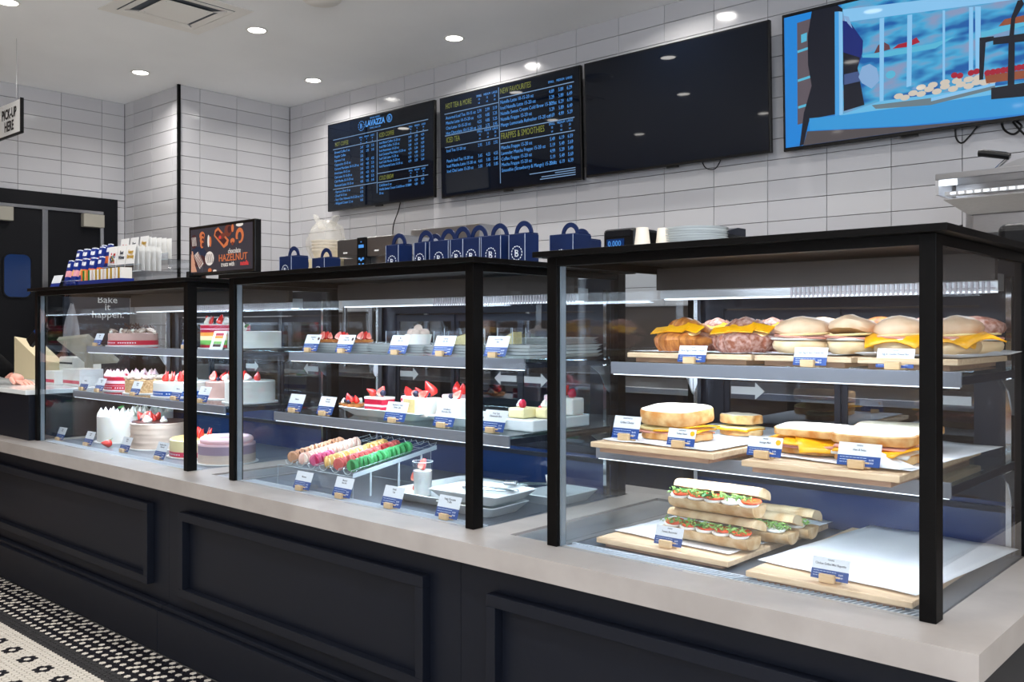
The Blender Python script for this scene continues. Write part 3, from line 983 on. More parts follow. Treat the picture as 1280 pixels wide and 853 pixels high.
pp('counter', [(.137, .145), (.306, .135), (1.19, .118), (1.19, .0), (.588, .044), (.137, .087)])
pp('steel', [(.125, .084), (.588, .04), (.95, .018), (.104, .018)])
pp('sheet', [(.438, .160), (.70, .150), (.96, .162), (.96, .145), (.698, .119), (.456, .14)])
pp('light', [(.70, .15), (.96, .172), (.96, .160), (.70, .135)])
for i, (u, v) in enumerate([(.658, .204), (.708, .206), (.759, .208), (.808, .206), (.856, .204), (.895, .204), (.56, .181), (.588, .17), (.623, .184), (.658, .175), (.692, .19), (.725, .174), (.759, .19), (.792, .174), (.824, .188), (.856, .175), (.888, .186), (.92, .18), (.951, .182)]):
    pe('cream', u, v, .021, .013)
for u, v in [(.798, .232), (.821, .226), (.866, .23), (.888, .232)]: pe('berry', u, v, .014, .013)
pp('black', [(.901, .373), (.957, .368), (.957, .350), (.925, .348), (.914, .194), (.898, .193)])
pp('tart', [(.92, .209), (1.19, .199), (1.19, .165), (.926, .174)])
for k in range(13): pe('berry', .932 + k * .02, .218, .014, .013)
pp('tart', [(.975, .405), (1.0, .43), (1.15, .43), (1.15, .40)])
pp('black', [(1.066, .496), (1.049, .496), (1.025, .434), (1.016, .353), (1.034, .349), (1.04, .424), (1.073, .477)])
pp('black', [(1.014, .356), (1.038, .352), (1.034, .126), (1.008, .129)])
pp('black', [(.954, .362), (1.15, .351), (1.15, .315), (.954, .332)])
pp('black', [(.945, .151), (1.15, .152), (1.15, .089), (.945, .103)])
pic.build('picture', ['pic_' + k for k in PM], t, world=False)

# cables by the screens
def cable(pts, label, r=.004, name='cable'):
    out = []
    P_ = [Vector(p) for p in pts]
    n = len(P_)
    for i in range(n - 1):
        p0, p1, p2, p3 = P_[max(i - 1, 0)], P_[i], P_[i + 1], P_[min(i + 2, n - 1)]
        for k in range(6):
            s = k / 6
            out.append(.5 * ((2 * p1) + (-p0 + p2) * s + (2 * p0 - 5 * p1 + 4 * p2 - p3) * s * s + (-p0 + 3 * p1 - 3 * p2 + p3) * s ** 3))
    out.append(P_[-1])
    return tag(MB().tube(out, r, 6).build(name, 'black_plastic', loc=pts[0], smooth=True), label, 'cable')


cable([(-4.98, 4.355, 2.10), (-5.0, 4.35, 2.02), (-5.06, 4.35, 1.90), (-5.06, 4.35, 1.74)], 'thin black cable hanging below the leftmost menu screen')
cable([(-1.27, 4.33, 2.10), (-1.27, 4.33, 2.02), (-1.245, 4.33, 1.99), (-1.21, 4.33, 2.02), (-1.17, 4.33, 2.055), (-1.05, 4.33, 2.065)], 'black looped cable hanging under the rightmost screen, left loop')
cable([(-1.09, 4.33, 2.10), (-1.08, 4.33, 2.03), (-1.04, 4.33, 2.0), (-1.01, 4.33, 2.03), (-1.05, 4.33, 2.065), (-.99, 4.33, 1.985), (-.94, 4.33, 1.995), (-.97, 4.33, 2.04), (-1.02, 4.33, 2.09)], 'black bundled cable coil hanging under the rightmost screen', .005)
cable([(-2.55, 4.335, 2.09), (-2.52, 4.335, 2.03), (-2.46, 4.335, 2.02), (-2.42, 4.335, 2.08)], 'short black cable loop under the switched-off screen', .003)

# ================================================================ SHARED SMALL MESHES
CACHE = {}


def define(key, mb, mats, smooth=True):
    o = mb.build('proto', mats, world=False, smooth=smooth)
    CACHE[key] = o.data
    bpy.data.objects.remove(o)


def inst(name, key, parent, loc, rot=(0, 0, 0), sc=1.0):
    CACHE[key].name = name if CACHE[key].name == 'proto' or CACHE[key].name.startswith('proto') else CACHE[key].name
    o = bpy.data.objects.new(name, CACHE[key])
    COL.objects.link(o)
    if parent is not None: o.parent = parent
    o.location = loc; o.rotation_euler = rot
    o.scale = (sc,) * 3 if not isinstance(sc, tuple) else sc
    return o


STR = [(.001, -.004), (.0040, .000), (.0085, .007), (.0122, .015), (.0132, .021), (.010, .0265), (.001, .028)]
define('strawberry', MB().lathe([(r, .028 - z) for r, z in STR][::-1], 12, rf=lambda a, z: 1 + .03 * sin(5 * a + z * 900), sy=.86), 'strawberry')
hb = MB().lathe([(r, .028 - z) for r, z in STR][::-1], 12, sy=.5, m=0)
hb.prism([(r * .93, .028 - z) for r, z in STR] + [(-r * .93, .028 - z) for r, z in STR][::-1], .001, m=1)
# half strawberry: red back, pale cut face towards -Y
hb2 = MB().lathe([(r, .028 - z) for r, z in STR][::-1], 12, sy=.5, m=0)
hb2.M = Matrix.Translation((0, -.0062, 0)) @ RX
hb2.prism([(r * .8, .027 - z * .93) for r, z in STR] + [(-r * .8, .027 - z * .93) for r, z in STR][::-1], .0012, m=1)
define('strawberry_half', hb2, ['strawberry', 'berry_flesh'])
define('blueberry', MB().ball((0, 0, .006), .0065, nu=10, nv=7), 'blueberry')
define('raspberry', MB().ball((0, 0, .008), .0085, .0085, .0095, nu=12, nv=8, jit=.09), 'raspberry')
define('peak', MB().lathe([(.001, 0), (.0125, 0), (.014, .004), (.011, .010), (.0065, .018), (.0025, .025), (.0005, .029)], 12, rf=lambda a, z: 1 + .09 * cos(6 * a)), 'cream')
define('peak_pink', MB().lathe([(.001, 0), (.0125, 0), (.014, .004), (.011, .010), (.0065, .018), (.0025, .025), (.0005, .029)], 12, rf=lambda a, z: 1 + .09 * cos(6 * a)), 'cream_pink')
define('dollop', MB().lathe([(.001, 0), (.011, 0), (.0135, .005), (.011, .011), (.0085, .013), (.008, .017), (.003, .022), (.0005, .024)], 12, rf=lambda a, z: 1 + .07 * cos(7 * a)), 'cream')
lf = MB()
lf.add([(0, 0, 0), (.006, .007, .003), (.016, .006, .004), (.024, 0, .002), (.016, -.006, .004), (.006, -.007, .003), (.012, 0, .0015)],
       [(0, 6, 1), (1, 6, 2), (2, 6, 3), (3, 6, 4), (4, 6, 5), (5, 6, 0)])
define('leaf', lf, 'leaf')
define('choc_curl', MB().tube([(cos(a * .9) * .006, sin(a * .9) * .006, a * .0045) for a in range(0, 7)], .0013, 5), 'chocolate')
define('dusted', MB().lathe([(.001, 0), (.012, 0), (.0145, .004), (.012, .009), (.004, .011), (.0005, .011)], 12, rf=lambda a, z: 1 + .12 * cos(5 * a)), 'dusted')
define('choc_bit', MB().box(-.006, .006, -.003, .003, 0, .004), 'chocolate', smooth=False)


def wood_block(t, dx=0):
    b = MB()
    b.box(dx - .017, dx + .015, -.012, -.0015, 0, .017)
    b.build('card_holder', 'wood_block', t, world=False, bevel=.0012, seg=1)
    MB().box(dx - .002, dx + .023, .0015, .011, 0, .013).build('card_holder', 'wood_block', t, world=False, bevel=.0012, seg=1)


def price_card(x, y, z, w_, h, label, title='', sub='', dx=0, tilt=18, rz=0, icon=None, group='price cards in the display cases'):
    t = thing('price_card', label, 'price card', (x, y, z), group)
    t.rotation_euler = (0, 0, R(rz))
    wood_block(t, dx)
    rot = Matrix.Rotation(R(90 - tilt), 4, 'X')
    b = MB()
    b.M = Matrix.Translation((0, .0005, .004)) @ rot
    blue = h * .45
    b.prism([(-w_ / 2, 0), (w_ / 2, 0), (w_ / 2, blue), (-w_ / 2, blue)], .0008, m=1)
    b.prism([(-w_ / 2, blue), (w_ / 2, blue), (w_ / 2, h), (-w_ / 2, h)], .0008, m=0)
    if icon:
        n = 14
        b.prism([(w_ * .38 + .006 * cos(2 * pi * k / n), h * .75 + .006 * sin(2 * pi * k / n)) for k in range(n)], .0012, m=2)
    # fine print on the blue band, as printed strips
    for k in range(3):
        yy = blue * (.78 - k * .24)
        x0 = -w_ * .44
        while x0 < w_ * (.16 if k < 2 else -.1):
            l = random.uniform(.003, .007)
            b.prism([(x0, yy), (x0 + l, yy), (x0 + l, yy + h * .022), (x0, yy + h * .022)], .00095, m=3)
            x0 += l + .0012
    b.build('card', ['card_white', 'card_blue', icon or 'card_white', 'card_light_ink'], t, world=False)
    e = (R(90 - tilt), 0, 0)

    def on(u, v):
        p = Matrix.Translation((0, .0005, .004)) @ rot @ Vector((u, v, .0009))
        return p
    s = h * (.15 if w_ < .085 else .135)
    if title:
        text(title, s, 'card_ink', t, on(0, h * .80 if '\n' in title else h * .66), e, 'CENTER', world=False, sx=.8, line=.95, bold=.00006)
    if sub:
        text(sub, s * .75, 'card_ink', t, on(0, h * .86), e, 'CENTER', world=False, sx=.8)
    text('$ 6.95\n$ 8.50', h * .10, 'logo_white', t, on(w_ * .24, blue * .58), e, world=False, sx=.8, line=1.3)
    return t


# ================================================================ RIGHT CASE
def board(x0, x1, y0, y1, zt, label, group, foot=True):
    """zt = top surface; a cleat underneath"""
    t = thing('wooden_board', label, 'wooden board', ((x0 + x1) / 2, (y0 + y1) / 2, zt - (.0215 if zt < .7 else .024)), group)
    MB().box(x0, x1, y0, y1, zt - .013, zt).build('board_top', 'wood', t, bevel=.002)
    MB().box(x0 + .02, x1 - .02, y0 + .012, y1 - .02, zt - (.0215 if zt < .7 else .0245), zt - .0135).build('cleat', 'wood_dark', t)
    return t


def paper(x0, x1, y0, y1, z, label, skew=.02, curl=.012, seed=0, corner=None):
    rnd = random.Random(seed)
    n, m_ = 15, 15
    vs, fs = [], []
    for j in range(m_ + 1):
        for i in range(n + 1):
            u, v = i / n, j / m_
            x = x0 + (x1 - x0) * u + skew * (v - .5)
            y = y0 + (y1 - y0) * v - skew * (u - .5)
            e = max(abs(u - .5), abs(v - .5)) * 2
            zz = z + .0016 + .0016 * (noise.noise(Vector((u * 4, v * 4, seed * 3))) + .6) + .0009 * noise.noise(Vector((u * 14, v * 11, seed))) + curl * max(0, e - .86) ** 2 * 12 * (1 + noise.noise(Vector((u * 3, v * 3, seed + 9))))
            vs.append((x, y, zz))
    for j in range(m_):
        for i in range(n):
            a = j * (n + 1) + i
            fs.append((a, a + 1, a + n + 2, a + n + 1))
    b = MB(); b.add(vs, fs)
    o = b.build('parchment_sheet', 'paper', loc=((x0 + x1) / 2, (y0 + y1) / 2, z), smooth=True)
    so = o.modifiers.new('thick', 'SOLIDIFY'); so.thickness = .0004
    return tag(o, label, 'parchment paper')


Z0, Z2, Z1 = .640, .876, 1.09
board(-1.376, -1.013, 1.84, 2.375, Z0 + .022, 'light wooden board on the bottom level under the baguette sandwiches', 'wooden boards on the bottom level')
board(-.950, -.605, 1.80, 2.375, Z0 + .022, 'light wooden board on the bottom level beside the corner post, empty but for paper', 'wooden boards on the bottom level')
paper(-1.36, -1.02, 1.90, 2.40, Z0 + .022, 'white parchment sheet under the baguette sandwiches on the bottom level', .03, .012, 1)
paper(-.94, -.585, 1.86, 2.40, Z0 + .022, 'large empty white parchment sheet on the bottom board by the corner post', .05, .01, 5)
board(-1.375, -1.035, 1.815, 2.36, Z2 + .025, 'wooden board on the middle shelf under the white bread half', 'wooden boards on the middle shelf')
board(-.947, -.620, 1.775, 2.30, Z2 + .025, 'wooden board on the middle shelf under the cheese toast sandwiches', 'wooden boards on the middle shelf')
paper(-1.355, -1.04, 1.84, 2.37, Z2 + .025, 'white parchment sheet under the white bread half on the middle shelf', .02, .008, 3)
paper(-.935, -.60, 1.84, 2.36, Z2 + .025, 'white parchment sheet under the cheese toast sandwiches on the middle shelf', .03, .01, 4)
board(-1.395, -1.040, 2.0, 2.36, Z1 + .026, 'wooden board on the top shelf under the two croissant sandwiches', 'wooden boards on the top shelf')
board(-1.030, -.800, 1.995, 2.36, Z1 + .026, 'wooden board on the top shelf under the two pale ham buns', 'wooden boards on the top shelf')
board(-.785, -.580, 1.99, 2.36, Z1 + .026, 'wooden board on the top shelf under the yellow cheese buns at the corner', 'wooden boards on the top shelf')
paper(-1.39, -1.06, 2.01, 2.37, Z1 + .026, 'white parchment sheet under the croissant sandwiches', .02, .008, 6)
paper(-1.05, -.815, 2.01, 2.37, Z1 + .026, 'white parchment sheet under the pale ham buns', .02, .008, 7)
paper(-.79, -.562, 2.0, 2.38, Z1 + .026, 'white parchment sheet curling up under the cheese buns at the corner', .02, .03, 8)


def croissant(x, y, z, L_, rz, m, label, grp):
    t = thing('croissant_sandwich', label, 'croissant sandwich', (x, y, z), grp, R(rz))

    def shell(name, zc, up, mm, flat):
        pts, rr = [], []
        n = 44
        for i in range(n + 1):
            u = i / n * 2 - 1
            seg = (abs(u) * 3.6) % 1
            r = (.039 * (1 - abs(u) ** 1.8) + .009) * (1 - .17 * seg ** 1.5 + .05)
            pts.append((u * L_ / 2, .045 * u * u - .012, zc))
            rr.append(r)
        b = MB()
        b.tube(pts, rr, 16)
        b.v = [Vector((p.x, p.y, zc + max(p.z - zc, -.004) * flat if up else zc + min(p.z - zc, .004) * flat)) for p in b.v]
        b.jitter(.0018, 90)
        return b.build(name, mm, t, world=False, smooth=True)
    shell('croissant_base', .030, False, m, .95)
    o = shell('croissant_top', .042, True, m, .85)
    o.location = (0, .026, .014); o.rotation_euler = (R(-14), 0, 0); o.scale = (.86, .86, .86)
    o2 = shell('croissant_crust', .030, True, m, .45)
    for k, (cx_, cy_, a, ti) in enumerate(((-.040, -.020, 4, -6), (0.006, -.026, -4, 3), (.046, -.014, -14, 12))):
        b = MB()
        b.M = Matrix.Translation((cx_, cy_, .052 + .003 * k)) @ Matrix.Rotation(R(a), 4, 'Z') @ Matrix.Rotation(R(30), 4, 'X') @ Matrix.Rotation(R(ti), 4, 'Y')
        b.box(-.034, .034, -.012, .020, 0, .003)
        b.build('cheese_slice', 'cheese', t, world=False, bevel=.001, seg=1)
    b = MB()
    b.M = Matrix.Translation((0, -.004, .046)) @ Matrix.Rotation(R(20), 4, 'X')
    b.ball((0, 0, 0), .07, .030, .008, nu=18, nv=6, jit=.05)
    b.build('egg_patty', 'egg', t, world=False, smooth=True)
    return t


GC = 'croissant sandwiches on the top shelf'
ZT = Z1 + .0295
croissant(-1.285, 2.08, ZT, .165, -8, 'crust', 'golden croissant sandwich with yellow cheese, leftmost on the top shelf', GC)
croissant(-1.105, 2.08, ZT, .17, 6, 'crust_sugar', 'darker flaky croissant sandwich with yellow cheese, second on the top shelf', GC)
croissant(-1.28, 2.25, ZT, .135, 4, 'crust_sugar', 'croissant sandwich behind the leftmost golden one on the top shelf', GC)
croissant(-1.12, 2.25, ZT, .13, -2, 'crust_sugar', 'croissant sandwich behind the darker flaky one on the top shelf', GC)


def bun(x, y, z, rz, label, grp, cheese=False, s=1.0, topm='bun', tilt=6):
    t = thing('bun_sandwich', label, 'bun sandwich', (x, y, z), grp, R(rz))
    b = MB().lathe([(.02, 0), (.047, .002), (.058, .012), (.060, .022), (.056, .030), (.02, .031)], 22, sy=.86, sx=s).jitter(.002, 40)
    b.build('bun_base', 'bun_pale', t, world=False, smooth=True)
    b = MB()
    b.M = Matrix.Translation((0, .004, .048)) @ Matrix.Rotation(R(tilt), 4, 'X')
    b.lathe([(.02, 0), (.056, .0), (.061, .008), (.057, .020), (.043, .031), (.022, .037), (.001, .038)], 22, sy=.86, sx=s,
            rf=lambda a, z: 1 - .09 * max(0, cos(2.5 * a + z * 55)) ** 3 * (z > .003))
    b.jitter(.0055, 26)
    b.build('bun_top', topm, t, world=False, smooth=True)
    lay = [('egg_patty', 'egg_white', .032, .055, 0), ('ham_slice', 'ham', .037, .058, 3), ('egg_patty', 'egg', .0415, .056, -3)]
    for nm, mm, zz, r, a in lay:
        b = MB()
        b.M = Matrix.Translation((random.uniform(-.003, .003), -.005, zz)) @ Matrix.Rotation(R(a), 4, 'Y')
        b.lathe([(.01, 0), (r, 0), (r + .002, .0025), (r, .005), (.01, .0045)], 20, sy=.88, sx=s, rf=lambda q, z: 1 + .04 * sin(4 * q + a))
        b.build(nm, mm, t, world=False, smooth=True)
    if cheese:
        for a, dx, dy in ((12, -.01, -.012), (-28, .02, -.006)):
            b = MB()
            b.M = Matrix.Translation((dx, dy, .0475)) @ Matrix.Rotation(R(a), 4, 'Z') @ Matrix.Rotation(R(8), 4, 'X')
            n = 6
            vs, fs = [], []
            for j in range(n + 1):
                for i in range(n + 1):
                    u, v = i / n - .5, j / n - .5
                    d = max(0, math.hypot(u, v) - .38)
                    vs.append((u * .115, v * .105, -d * .07))
            for j in range(n):
                for i in range(n):
                    q = j * (n + 1) + i
                    fs.append((q, q + 1, q + n + 2, q + n + 1))
            b.add(vs, fs)
            o = b.build('cheese_slice', 'cheese', t, world=False, smooth=True)
            so = o.modifiers.new('thick', 'SOLIDIFY'); so.thickness = .003
    return t


GB = 'bun sandwiches on the top shelf'
bun(-.955, 2.085, ZT, 4, 'pale bun sandwich with egg and ham, left of the pair without cheese', GB, s=1.15)
bun(-.835, 2.085, ZT, -12, 'taller bun sandwich with a glossy dome, right of the pair without cheese', GB, s=.95, tilt=-14)
bun(-.730, 2.085, ZT, 8, 'bun sandwich with yellow cheese just left of the corner post', GB, True, s=.9)
bun(-.624, 2.13, ZT, -4, 'bun sandwich with yellow cheese behind the right side glass', GB, True, s=.85)
bun(-.975, 2.255, ZT, 20, 'bun sandwich in the back row behind the leftmost pale bun', GB, topm='bun')
bun(-.835, 2.26, ZT, 0, 'bun sandwich in the back row behind the taller glossy bun', GB, topm='crust')
bun(-.72, 2.25, ZT, 0, 'bun sandwich in the back row behind the cheese buns, browner crust', GB, topm='crust_sugar')
bun(-.628, 2.285, ZT, 0, 'dark crusted bun sandwich in the far right of the back row', GB, topm='crust_sugar')


def slice_outline(w_, d, seed=0, n=36, top=.28):
    """bread slice: flat bottom, lobed crown"""
    pts = []
    for k in range(n):
        a = 2 * pi * k / n
        cx, sy = cos(a), sin(a)
        e = 3.4
        r = 1 / ((abs(cx) ** e + abs(sy) ** e) ** (1 / e))
        x, y = cx * r * w_ / 2, sy * r * d / 2
        if y > 0: x *= 1 + .05 * sin(pi * y / (d / 2))
        x += .0015 * noise.noise(Vector((x * 60, y * 60, seed)))
        pts.append((x, y))
    return pts


def bread_slice(t, name, w_, d, z, h, seed=0, cut=None, dx=0, dy=0, rot=0, tiltx=0, tilty=0, half=False):
    pts = slice_outline(w_, d, seed)
    if half: pts = [(x, max(y, -d * .12)) for x, y in pts]
    b = MB()
    b.M = Matrix.Translation((dx, dy, z)) @ Matrix.Rotation(R(rot), 4, 'Z') @ Matrix.Rotation(R(tiltx), 4, 'X') @ Matrix.Rotation(R(tilty), 4, 'Y')
    n = len(pts)
    vs = [(x * .97, y * .97, 0) for x, y in pts] + [(x, y, h * .12) for x, y in pts] + [(x, y, h * .88) for x, y in pts] + [(x * .96, y * .96, h) for x, y in pts]
    fs = [tuple(range(n))[::-1]]
    ms = [1]
    b.add(vs, [tuple(range(n))[::-1]], 1)
    o = len(b.v) - len(vs)
    for l in range(3):
        for i in range(n):
            b.f.append((o + l * n + i, o + l * n + (i + 1) % n, o + (l + 1) * n + (i + 1) % n, o + (l + 1) * n + i))
            b.m.append(0)
    b.f.append(tuple(o + 3 * n + i for i in range(n))); b.m.append(1)
    b.jitter(.0016, 55)
    return b.build(name, ['toast_crust', 'bread'], t, world=False, smooth=True)


def flat_slice(t, name, m, w_, d, z, h=.003, dx=0, dy=0, rot=0, tiltx=0, droop=.06):
    b = MB()
    b.M = Matrix.Translation((dx, dy, z)) @ Matrix.Rotation(R(rot), 4, 'Z') @ Matrix.Rotation(R(tiltx), 4, 'X')
    n = 6
    vs, fs = [], []
    for j in range(n + 1):
        for i in range(n + 1):
            u, v = i / n - .5, j / n - .5
            vs.append((u * w_, v * d, -droop * d * max(0, abs(v) - .3) * 2 + .001 * sin(9 * u + dx * 99)))
    for j in range(n):
        for i in range(n):
            q = j * (n + 1) + i
            fs.append((q, q + 1, q + n + 2, q + n + 1))
    b.add(vs, fs)
    o = b.build(name, m, t, world=False, smooth=True)
    so = o.modifiers.new('thick', 'SOLIDIFY'); so.thickness = h
    return o


GT = 'toast sandwiches on the middle shelf'
ZM = Z2 + .0295
# bread half standing on its cut face: tall loaf-like half
t = thing('toast_sandwich', 'thick white-topped toast sandwich half with orange cheese, leftmost on the middle shelf', 'toast sandwich', (-1.235, 1.985, ZM), GT, R(-6))
bread_slice(t, 'bread_slice', .165, .13, 0, .018, 1)
flat_slice(t, 'ham_slice', 'ham', .15, .12, .021, .004, 0, -.004)
flat_slice(t, 'cheese_slice', 'cheese', .12, .11, .027, .003, .03, -.006, 12)
flat_slice(t, 'egg_patty', 'egg', .15, .12, .031, .008, 0, 0)
flat_slice(t, 'cheese_slice', 'cheese', .10, .10, .037, .003, .04, .004, -14)
bread_slice(t, 'bread_slice', .17, .135, .042, .034, 2, tiltx=6)
t = thing('toast_sandwich', 'small toast sandwich half with cheese behind the white-topped one', 'toast sandwich', (-1.155, 2.165, ZM), GT, R(-10))
bread_slice(t, 'bread_slice', .10, .08, 0, .014, 3)
flat_slice(t, 'cheese_slice', 'cheese', .095, .085, .018, .003, 0, -.004, 4)
flat_slice(t, 'egg_patty', 'egg', .09, .08, .023, .007)
bread_slice(t, 'bread_slice', .10, .08, .030, .022, 4)
t = thing('toast_sandwich', 'toasted sandwich with several orange cheese slices spilling out, left on its board', 'toast sandwich', (-.872, 1.965, ZM), GT, R(-8))
bread_slice(t, 'bread_slice', .155, .12, 0, .018, 5)
flat_slice(t, 'ham_slice', 'ham', .14, .125, .021, .004, -.01, -.004)
flat_slice(t, 'ham_slice', 'ham', .13, .12, .0255, .004, .01, -.006, 8)
flat_slice(t, 'cheese_slice', 'cheese', .09, .10, .031, .003, -.045, -.016, 4, 4)
flat_slice(t, 'cheese_slice', 'cheese', .09, .10, .034, .003, .0, -.026, 24, 8)
flat_slice(t, 'cheese_slice', 'cheese', .09, .10, .032, .003, .035, -.038, 40, 14, .2)
bread_slice(t, 'bread_slice', .17, .12, .040, .016, 6, dy=.006, tiltx=3, rot=3)
t = thing('toast_sandwich', 'white-topped toasted sandwich with orange cheese right beside the corner post', 'toast sandwich', (-.720, 1.93, ZM), GT, R(4))
bread_slice(t, 'bread_slice', .16, .12, 0, .018, 7)
flat_slice(t, 'egg_patty', 'egg_white', .15, .12, .022, .006, 0, 0)
flat_slice(t, 'cheese_slice', 'cheese', .11, .11, .029, .003, -.02, -.014, 8, 2)
flat_slice(t, 'cheese_slice', 'cheese', .11, .11, .031, .003, .03, -.022, -24, 6, .1)
flat_slice(t, 'ham_slice', 'ham', .14, .12, .0345, .004, 0, 0)
bread_slice(t, 'bread_slice', .17, .125, .040, .020, 8, tiltx=4)
t = thing('toast_sandwich', 'toasted sandwich in the back of the middle shelf behind the white-topped one', 'toast sandwich', (-.745, 2.12, ZM), GT, R(2))
bread_slice(t, 'bread_slice', .17, .12, 0, .018, 9)
flat_slice(t, 'cheese_slice', 'cheese', .12, .11, .021, .003, 0, -.01, 5)
flat_slice(t, 'ham_slice', 'ham', .14, .12, .026, .005)
bread_slice(t, 'bread_slice', .18, .12, .040, .016, 10, tiltx=2)
fold = MB()
fold.add([(-.05, -.02, .002), (.03, -.03, .002), (.045, .03, .001), (-.02, .01, .028)], [(0, 1, 3), (1, 2, 3), (0, 3, 2), (0, 2, 1)])
tag(fold.build('paper_tent', 'paper', loc=(-.665, 1.845, ZM), world=False), 'small folded corner of white parchment beside the corner post sandwich', 'parchment paper')


def baguette(x, y, z, L_, rz, label, grp, seed, plain=False):
    t = thing('baguette_sandwich', label, 'baguette sandwich', (x, y, z), grp, R(rz))
    rnd = random.Random(seed)

    def half(name, up, zc, hh):
        prof = []
        n = 14
        for k in range(n + 1):
            a = pi * k / n
            yy = .036 * cos(a)
            zz = hh * sin(a) ** .7
            prof.append((yy, zz if up else -zz))
        b = MB()
        m_ = 12
        vs, fs = [], []
        for i in range(m_ + 1):
            u = i / m_ * 2 - 1
            s = 1 if abs(u) < .93 else .93
            for (a_, b_) in prof:
                vs.append((u * L_ / 2, a_ * s, zc + b_ * s))
        for i in range(m_):
            for k in range(n):
                q = i * (n + 1) + k
                fs.append((q, q + 1, q + n + 2, q + n + 1))
        for i in range(m_):
            q = i * (n + 1)
            fs.append((q, q + n + 1, q + 2 * n + 1, q + n))
        fs.append(tuple(range(n + 1))); fs.append(tuple(m_ * (n + 1) + k for k in range(n + 1))[::-1])
        b.add(vs, fs)
        b.jitter(.0014, 70)
        return b.build(name, 'baguette', t, world=False, smooth=True)
    half('baguette_base', False, .030, .029)
    o = half('baguette_top', True, .043, .024)
    o.location = (0, .012, .004); o.rotation_euler = (R(-16), 0, 0)
    x0 = -L_ / 2 + .024
    k = 0
    while x0 < L_ / 2 - .014:
        b = MB()
        b.M = Matrix.Translation((x0, -.017, .0325)) @ Matrix.Rotation(R(rnd.uniform(5, 13)), 4, 'X')
        b.lathe([(.004, 0), (.019, 0), (.0205, .003), (.019, .007), (.004, .007)], 14, sx=1.2)
        b.build('mozzarella_slice', 'mozzarella', t, world=False, smooth=True)
        if k % 2 == 0 or rnd.random() < .5:
            b = MB()
            b.M = Matrix.Translation((x0 + .006, -.017, .0405)) @ Matrix.Rotation(R(rnd.uniform(5, 13)), 4, 'X')
            b.lathe([(.004, 0), (.0195, 0), (.0205, .002), (.0195, .004), (.004, .004)], 14, sx=1.2)
            b.build('tomato_slice', 'tomato', t, world=False, smooth=True)
        x0 += .046
        k += 1
    g = MB()
    for i in range(240):
        cx, cy, cz = rnd.uniform(-L_ / 2 + .004, L_ / 2 - .004), rnd.uniform(-.036, -.016), rnd.uniform(.040, .053)
        a, l = rnd.uniform(0, 6.28), rnd.uniform(.006, .015)
        w2 = l * .35
        c_, s_ = cos(a), sin(a)
        dz = rnd.uniform(-.006, .004)
        g.add([(cx, cy, cz), (cx + l * .5 * c_ - w2 * s_, cy + l * .5 * s_ * .6, cz + .004), (cx + l * c_, cy + l * s_ * .6, cz + dz), (cx + l * .5 * c_ + w2 * s_, cy + l * .5 * s_ * .6 - w2 * .5, cz + .001)], [(0, 1, 2, 3)])
    go = g.build('shredded_greens', 'greens', t, world=False); go['kind'] = 'stuff'
    for i in range(4):
        inst('basil_leaf', 'leaf', t, (rnd.uniform(-.09, .08), -.030, .047), (R(40), R(10), rnd.uniform(0, 6)), 1.0)
    return t


GG = 'baguette sandwiches stacked on the bottom board'
ZB = Z0 + .0262
baguette(-1.125, 1.955, ZB, .235, -3, 'lower baguette sandwich in front of the stack with tomato and mozzarella', GG, 1)
baguette(-1.118, 1.972, ZB + .0705, .225, 0, 'upper baguette sandwich on top of the stack with basil leaves', GG, 2)
baguette(-1.065, 2.062, ZB, .20, 2, 'baguette sandwich in the second row directly behind the front stack', GG, 3)
baguette(-1.055, 2.148, ZB, .20, 2, 'baguette sandwich in the last row at the back of the stack', GG, 4)

# price cards of the right case
w1, h1 = .078, .042
price_card(-1.197, 1.989, Z1 + .0015, w1, h1, 'small price card in front of the croissant sandwiches on the top shelf', 'Bacon, Egg & Cheddar Croissant', 'PANINI')
price_card(-.893, 1.989, Z1 + .0015, w1, h1, 'small price card in front of the pale ham buns on the top shelf', 'Ham, Egg & Swiss Pretzel Bun', 'PANINI')
price_card(-.706, 1.989, Z1 + .0015, w1, h1, 'small price card in front of the cheese buns on the top shelf', 'Egg & Cheddar Pretzel Bun', 'PANINI')
price_card(-1.318, 1.878, Z2 + .0275, .078, .056, 'taller price card in front of the white bread half on the middle shelf', 'Grilled Cheese', 'SANDWICH', dx=.004)
price_card(-1.140, 1.846, Z2 + .0275, .073, .040, 'low price card with a yellow dot right of the white bread half', 'Turkey Classic', 'SANDWICH', icon='cheese')
price_card(-.915, 1.812, Z2 + .0275, .078, .042, 'low price card with a yellow dot before the cheese toast sandwich', 'Sausage Melt', 'PANINI', icon='cheese')
price_card(-.712, 1.808, Z2 + .0275, .085, .046, 'price card in front of the sandwich by the corner post, middle shelf', 'Ham & Swiss', 'PANINI')
price_card(-1.185, 1.863, Z0 + .0232, .075, .044, 'price card in front of the baguette sandwich stack on the bottom board', 'Tomato Bocconcini', 'PANINI')
price_card(-.778, 1.826, Z0 + .0232, w1, .044, 'price card alone on the bottom board before the empty parchment sheet', 'Chicken Grilled Mini Baguette', 'PANINI')

